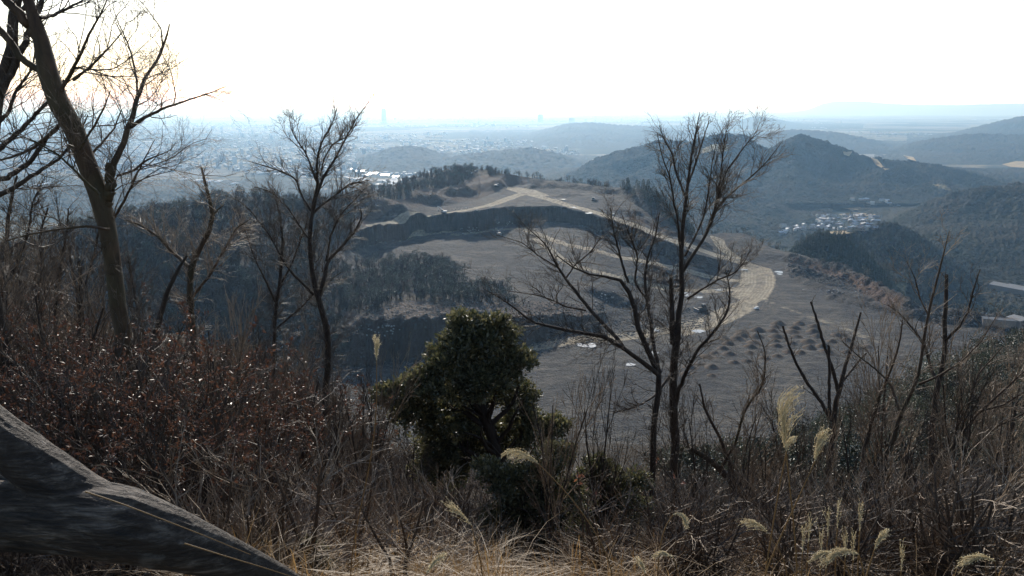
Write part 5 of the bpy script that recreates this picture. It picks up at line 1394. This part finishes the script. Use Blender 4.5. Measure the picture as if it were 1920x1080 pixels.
# ------------------------------------------------------------------ weathered log
def log():
    Y = 2.15; base = W3(250, 1000, Y)
    root_me = []
    axes = [[(-330,905,92,.25),(-200,925,92,.2),(-80,945,88,.12),(40,958,84,.06),(140,968,82,.03),(230,985,76,0),(310,1008,64,0),(390,1035,50,.02),(460,1058,36,.05),(520,1078,24,.08),(570,1100,14,.12)],
            [(-300,560,60,.1),(-150,700,54,.1),(-60,775,50,.08),(10,830,50,.06),(80,885,54,.05),(150,935,56,.04),(230,975,52,.02),(310,1010,44,.02)]]
    vs, qs, o = [], [], 0
    import bmesh
    for ax in axes:
        P = [W3(a[0], a[1], Y + a[3]) - base for a in ax]; R = [a[2] * Y / 1500 for a in ax]
        p, r = resamp(P, R, 200); n = 160
        T = norm(np.gradient(p, axis=0)); A = norm(np.cross(T, np.array([0, 0, 1.]))); B = np.cross(T, A)
        th = np.arange(n) * 2 * math.pi / n; L = np.arange(200)[:, None] / 200.
        rr = r[:, None] * (1 + .10 * fbm(np.cos(th)[None] * 1.6 + 5 + 0 * L, np.sin(th)[None] * 1.6 + L * 3, 4, 3) + .045 * fbm(th[None] * 4.0 + 0 * L, L * 2.4, 14, 3) + .03 * fbm(th[None] * 14 + 0 * L, L * 6, 15, 2) - .07 * np.clip(1 - np.abs(fbm(th[None] * 2.2 + L * 1.5, L * 3.0, 16, 3)) * 14, 0, 1) - .035 * np.clip(1 - np.abs(fbm(th[None] * 6 + L * 2, L * 5.0, 18, 2)) * 8, 0, 1))
        V = p[:, None] + rr[..., None] * (A[:, None] * np.cos(th)[None, :, None] + B[:, None] * np.sin(th)[None, :, None])
        i = np.arange(199)[:, None] * n; j = np.arange(n)[None]; q = np.stack([i + j, i + (j + 1) % n, i + n + (j + 1) % n, i + n + j], -1).reshape(-1, 4)
        V = V.reshape(-1, 3); c0, c1 = len(V), len(V) + 1; V = np.concatenate([V, p[:1], p[-1:]])
        tri = [[(k + 1) % n, k, c0, c0] for k in range(n)] + [[199 * n + k, 199 * n + (k + 1) % n, c1, c1] for k in range(n)]
        vs.append(V); qs.append((q + o, np.array(tri)[:, :3] + o)); o += len(V)
    me = mesh_np('log', np.concatenate(vs), [np.concatenate([a for a, _ in qs]), np.concatenate([b for _, b in qs])], None, None, True)
    o_ = link('fallen_log', me, None, base)
    t = NT("weathered wood")
    v = t.coord((6, 22, 38), rot=(0, rad(-19), 0)); vf = t.coord((8, 60, 150), rot=(0, rad(-19), 0)); vo = t.coord()
    g = t.noise(v, 1.0, 6, .6, .6); gf = t.noise(vf, 1.0, 5, .65, .8); big = t.noise(vo, 5.0, 7, .7, .5)
    c = t.ramp(g, [(.34, (.018, .013, .01)), (.5, (.07, .054, .042)), (.66, (.2, .165, .135))])
    c = t.mix(t.ramp(gf, [(.38, .75), (.55, 0.0)]), c, (.01, .008, .007))
    c = t.mix(t.ramp(big, [(.45, 0.0), (.6, .8)]), c, (.035, .024, .017))
    c = t.mix(t.ramp(t.noise(vo, 2.2, 6, .7, .6), [(.56, 0.0), (.66, .6)]), c, (.2, .185, .17))
    t.color(c); t.rough(.72, .35); t.bump(t.math('ADD', g, t.math('MULTIPLY', gf, .7)), 1.0, .02)
    me.materials.append(t.m)
    md = o_.modifiers.new('merge', 'REMESH'); md.mode = 'VOXEL'; md.voxel_size = .0042; md.use_smooth_shade = True
    ds = o_.modifiers.new('sm', 'SMOOTH'); ds.iterations = 1
    tag(o_, 'big weathered grey forked log lying across the lower left corner', 'log')
    b = MB(); return root_me
log()

def stalk(label, pts, Y):
    b = MB(); P = [W3(a, c, Y + d) for a, c, d in pts]; o = P[0].copy(); p, r = resamp(np.array(P) - o, [.0022] * len(P), 14); b.tube(p, r * np.linspace(1, .5, 14), 5)
    tag(link('straw_stalk', b.mesh('straw_stalk', M_STRAW, True), None, o), label, 'straw')
stalk('long straw lying along the top of the log', [(160,922,-.13),(230,945,-.13),(300,972,-.12),(380,1003,-.1),(470,1040,-.06)], 2.15)
stalk('short straw sticking out across the dark lower side of the log', [(346,1019,-.16),(420,1042,-.15),(500,1066,-.12),(560,1085,-.08)], 2.15)

# ------------------------------------------------------------------ dry grass and plumes
def blades(spec, n, name, label):
    P = np.zeros((n, 7, 3)); R = np.zeros((n, 7)); k = 0
    px = np.concatenate([rng.uniform(a[0], a[1], int(n * a[4])) for a in spec]); Y = np.concatenate([rng.uniform(a[2], a[3], int(n * a[4])) for a in spec]); H = np.concatenate([rng.uniform(a[5] * .5, a[5] * 1.15, int(n * a[4])) for a in spec])
    m = len(px); clump = fbm(px / 60, Y * 1.2, 77, 2); H = H * (1 + clump * .8)
    x = (px - 960) / 1500 * Y * 1.12; z = hill(x, Y)
    a = rng.uniform(0, 2 * math.pi, m); bend = rng.uniform(.15, 1.5, m)
    t = np.linspace(0, 1, 7)[None]
    out = H[:, None] * bend[:, None] * (t ** 2.2) * .8; up_ = H[:, None] * (t - bend[:, None] * .45 * t ** 3)
    P = np.stack([x[:, None] + np.cos(a)[:, None] * out, Y[:, None] + np.sin(a)[:, None] * out, z[:, None] - .03 + up_], -1)
    W_ = rng.uniform(.0016, .0042, m)[:, None] * (1 - t ** 3 * .85)
    side = np.stack([-np.sin(a), np.cos(a), 0 * a], -1)[:, None]; side = side * .8 + np.array([.5, 0, 0])
    A = P - side * W_[..., None]; B = P + side * W_[..., None]
    V = np.stack([A, B], 2).reshape(-1, 3); i = np.arange(6)[None] * 2 + (np.arange(m) * 14)[:, None]
    q = np.stack([i, i + 1, i + 3, i + 2], -1).reshape(-1, 4)
    struct(name, mesh_np(name, V, q, M_STRAW), 'stuff', label, 'grass')
blades([(430, 960, 3.1, 6.5, .42, .62), (300, 640, 3.4, 6.5, .14, .6), (900, 1300, 3.2, 6.0, .16, .5), (1300, 1950, 3.2, 6.0, .16, .45), (-100, 450, 1.7, 4.0, .12, .35)], 10000, 'dry_grass', 'straw coloured dry grass tangled along the bottom of the picture')

def plume(label, head, stem, Y, droop, n=34, curl=.5, name='plume_grass', wid=1.0, spik=16):
    """head: traced axis of the flower head [(px,py)...] from base to tip; stem: traced stalk, head base first"""
    S = [W3(a, b, Y) for a, b in stem]; g = S[-1].copy(); gz = float(hill(g[0], g[1]))
    if gz < g[2]: S.append(np.array([g[0], g[1], gz - .03]))
    o = np.array([S[-1][0], S[-1][1], S[-1][2]]); root = tag(link(name, None, None, o), label, 'plume grass')
    p, r = resamp(S, np.linspace(.0022, .0036, len(S)), 14); link('stem', to_mesh('stem', [((p - o)[None], r[None], 5)], M_STRAW), root)
    Hh, _ = resamp([W3(a, b, Y) for a, b in head], [1] * len(head), 10); Hh = Hh - o; L = np.linalg.norm(Hh[-1] - Hh[0]); m = 10
    f = rng.uniform(0, .55, n); i = (f * 9).astype(int)
    st = Hh[i]; tg = norm(Hh[np.minimum(i + 2, 9)] - Hh[i]); dv = np.array([droop[0], rng.normal() * .1, droop[1]])
    ln = L * rng.uniform(.45, .75, n) * (1.1 - f * .5)
    d = norm(tg + unit_rand(n) * .2 * wid); P = np.zeros((n, m, 3)); P[:, 0] = st
    for k in range(1, m):
        P[:, k] = P[:, k - 1] + d * (ln / (m - 1))[:, None]
        ax = Hh[np.minimum(i + k, 9)] - P[:, k]
        d = norm(d + dv * curl * (k / m) + rng.normal(size=(n, 3)) * .1 + norm(ax) * .08)
    parts = [(P, np.full((n, m), .00075), 3), (Hh[None, :7], np.linspace(.0022, .001, 7)[None], 4)]
    j = rng.integers(0, n, n * spik); k = rng.integers(1, m, n * spik); V, q = leaves_at(P[j, k] + rng.normal(size=(n * spik, 3)) * .0015, .0075, .3, .1, norm(P[j, k] - P[j, k - 1]) * .8)
    v1, q1 = [], []; oo = 0
    for a, b_, c_ in parts:
        vv, qq = tubes(a, b_, c_); v1.append(vv); q1.append(qq + oo); oo += len(vv)
    v1.append(V); q1.append(q + oo)
    link('plume', mesh_np('plume', np.concatenate(v1), np.concatenate(q1), M_PLUME), root)
plume('tall straight plume standing alone before the brown bank left of the evergreen', [(706,675),(706,650),(705,628)], [(706,675),(707,760),(700,830),(690,890),(676,950),(664,1010),(655,1075)], 3.6, (.1, -.1), 34, .5)
plume('plume drooping left in front of the domed evergreen trunk', [(1010,870),(985,850),(955,842),(935,848)], [(1010,870),(1025,885),(1060,920),(1095,965),(1130,1020),(1150,1075)], 3.4, (-.25, -.8), 46, .55)
plume('small plume leaning left at the grass below the domed evergreen', [(884,985),(866,965),(848,950),(838,936)], [(884,985),(890,1010),(900,1045),(905,1080)], 3.3, (-.1, -.3), 30, .4)
plume('tallest golden plume at the right, curling over at its tip', [(1474,845),(1467,800),(1466,760),(1475,728),(1485,720)], [(1474,845),(1477,880),(1484,940),(1490,1000),(1496,1085)], 3.0, (.7, -.35), 64, .42)
plume('fluffy short plume tucked against the stalk of the tallest plume', [(1474,850),(1478,825),(1488,812)], [(1474,850),(1462,910),(1450,980),(1434,1080)], 3.05, (.6, -.6), 30, .5)
plume('silvery white plume right of the tallest one', [(1528,865),(1532,840),(1540,818),(1548,803)], [(1528,865),(1508,910),(1485,960),(1462,1010),(1430,1085)], 2.9, (.35, -.2), 60, .45, wid=1.5)
plume('drooping plume at the bottom beside the leaning brown trunk, bending left', [(1440,1000),(1425,985),(1405,975),(1385,972)], [(1440,1000),(1455,1020),(1470,1050),(1478,1085)], 3.2, (-.1, -.7), 34, .5)
plume('plume hanging in front of the foot of the tall bare tree', [(1262,965),(1272,960),(1284,972),(1290,1000)], [(1262,965),(1250,975),(1238,1020),(1232,1085)], 3.2, (.15, -.9), 36, .5)
plume('pair plume low at the bottom, left one, arching right to left', [(1570,1042),(1555,1035),(1535,1038),(1515,1052)], [(1570,1042),(1585,1055),(1598,1085)], 2.8, (-.2, -.7), 40, .4)
plume('broad plume low at the bottom arching left from the dead stem foot', [(1610,1040),(1590,1030),(1568,1036),(1535,1062)], [(1610,1040),(1618,1060),(1622,1090)], 2.7, (-.2, -.6), 44, .4)
plume('yellow plume leaning right near the bottom before the pale-twigged tree', [(1640,1030),(1650,1005),(1662,995),(1672,990)], [(1640,1030),(1632,1055),(1622,1088)], 2.8, (.3, -.4), 30, .4)
plume('long silver plume arching left at the bottom right corner', [(1866,1052),(1845,1043),(1820,1046),(1790,1072)], [(1788,1078),(1780,1092)], 2.5, (-.1, -.3), 40, .35)
plume('small plume at the bottom edge right of the lower evergreen', [(1210,1075),(1202,1055),(1195,1045)], [(1210,1075),(1214,1090)], 2.8, (-.1, -.4), 24, .4)
plume('plume fading into the lower evergreen at the bottom, drooping left', [(1262,1045),(1245,1035),(1222,1040)], [(1262,1045),(1270,1062),(1274,1090)], 3.0, (-.2, -.7), 26, .4)
plume('pale thin plume in the straw below the slender forked tree', [(800,1075),(815,1050),(835,1040)], [(800,1075),(790,1092)], 2.7, (.3, -.4), 30, .4)
for i, (px, t) in enumerate([(1505,975),(1516,955),(1540,985),(1552,945),(1585,985),(1600,990),(1612,935),(1570,930),(1690,1010)]):
    plume('narrow upright yellow seed head in the clump at the bottom right', [(px, t + 60), (px + 1, t + 30), (px + 2, t)], [(px, t + 60), (px - 2, t + 90), (px - 4, t + 160)], 3.2, (.05, .1), 9, .15, spik=9, wid=.3)
    COL.objects[-1]
for o in list(COL.objects):
    if o.get('label', '').startswith('narrow upright yellow'): o['group'] = 'narrow upright seed heads in the clump at the bottom right'
print('foreground done')

# ------------------------------------------------------------------ haze over the whole valley
def haze():
    m = bpy.data.materials.new("valley haze"); m.use_nodes = True; t = m.node_tree
    for n in list(t.nodes): t.nodes.remove(n)
    o = t.nodes.new("ShaderNodeOutputMaterial"); p = t.nodes.new("ShaderNodeVolumePrincipled")
    p.inputs['Color'].default_value = (0.38, 0.66, 1.0, 1)
    p.inputs['Absorption Color'].default_value = (1, 1, 1, 1)
    p.inputs['Density'].default_value = HAZE
    p.inputs['Anisotropy'].default_value = 0.55
    t.links.new(p.outputs[0], o.inputs['Volume'])
    b = MB(); b.box((0, 69000, 320), (280000, 144000, 642 * 1.0))
    me = b.mesh('haze', m)
    tag(link('haze', me), 'pale blue haze filling the air over the plain', 'haze', None, 'stuff')
HAZE = 6.3e-5
haze()
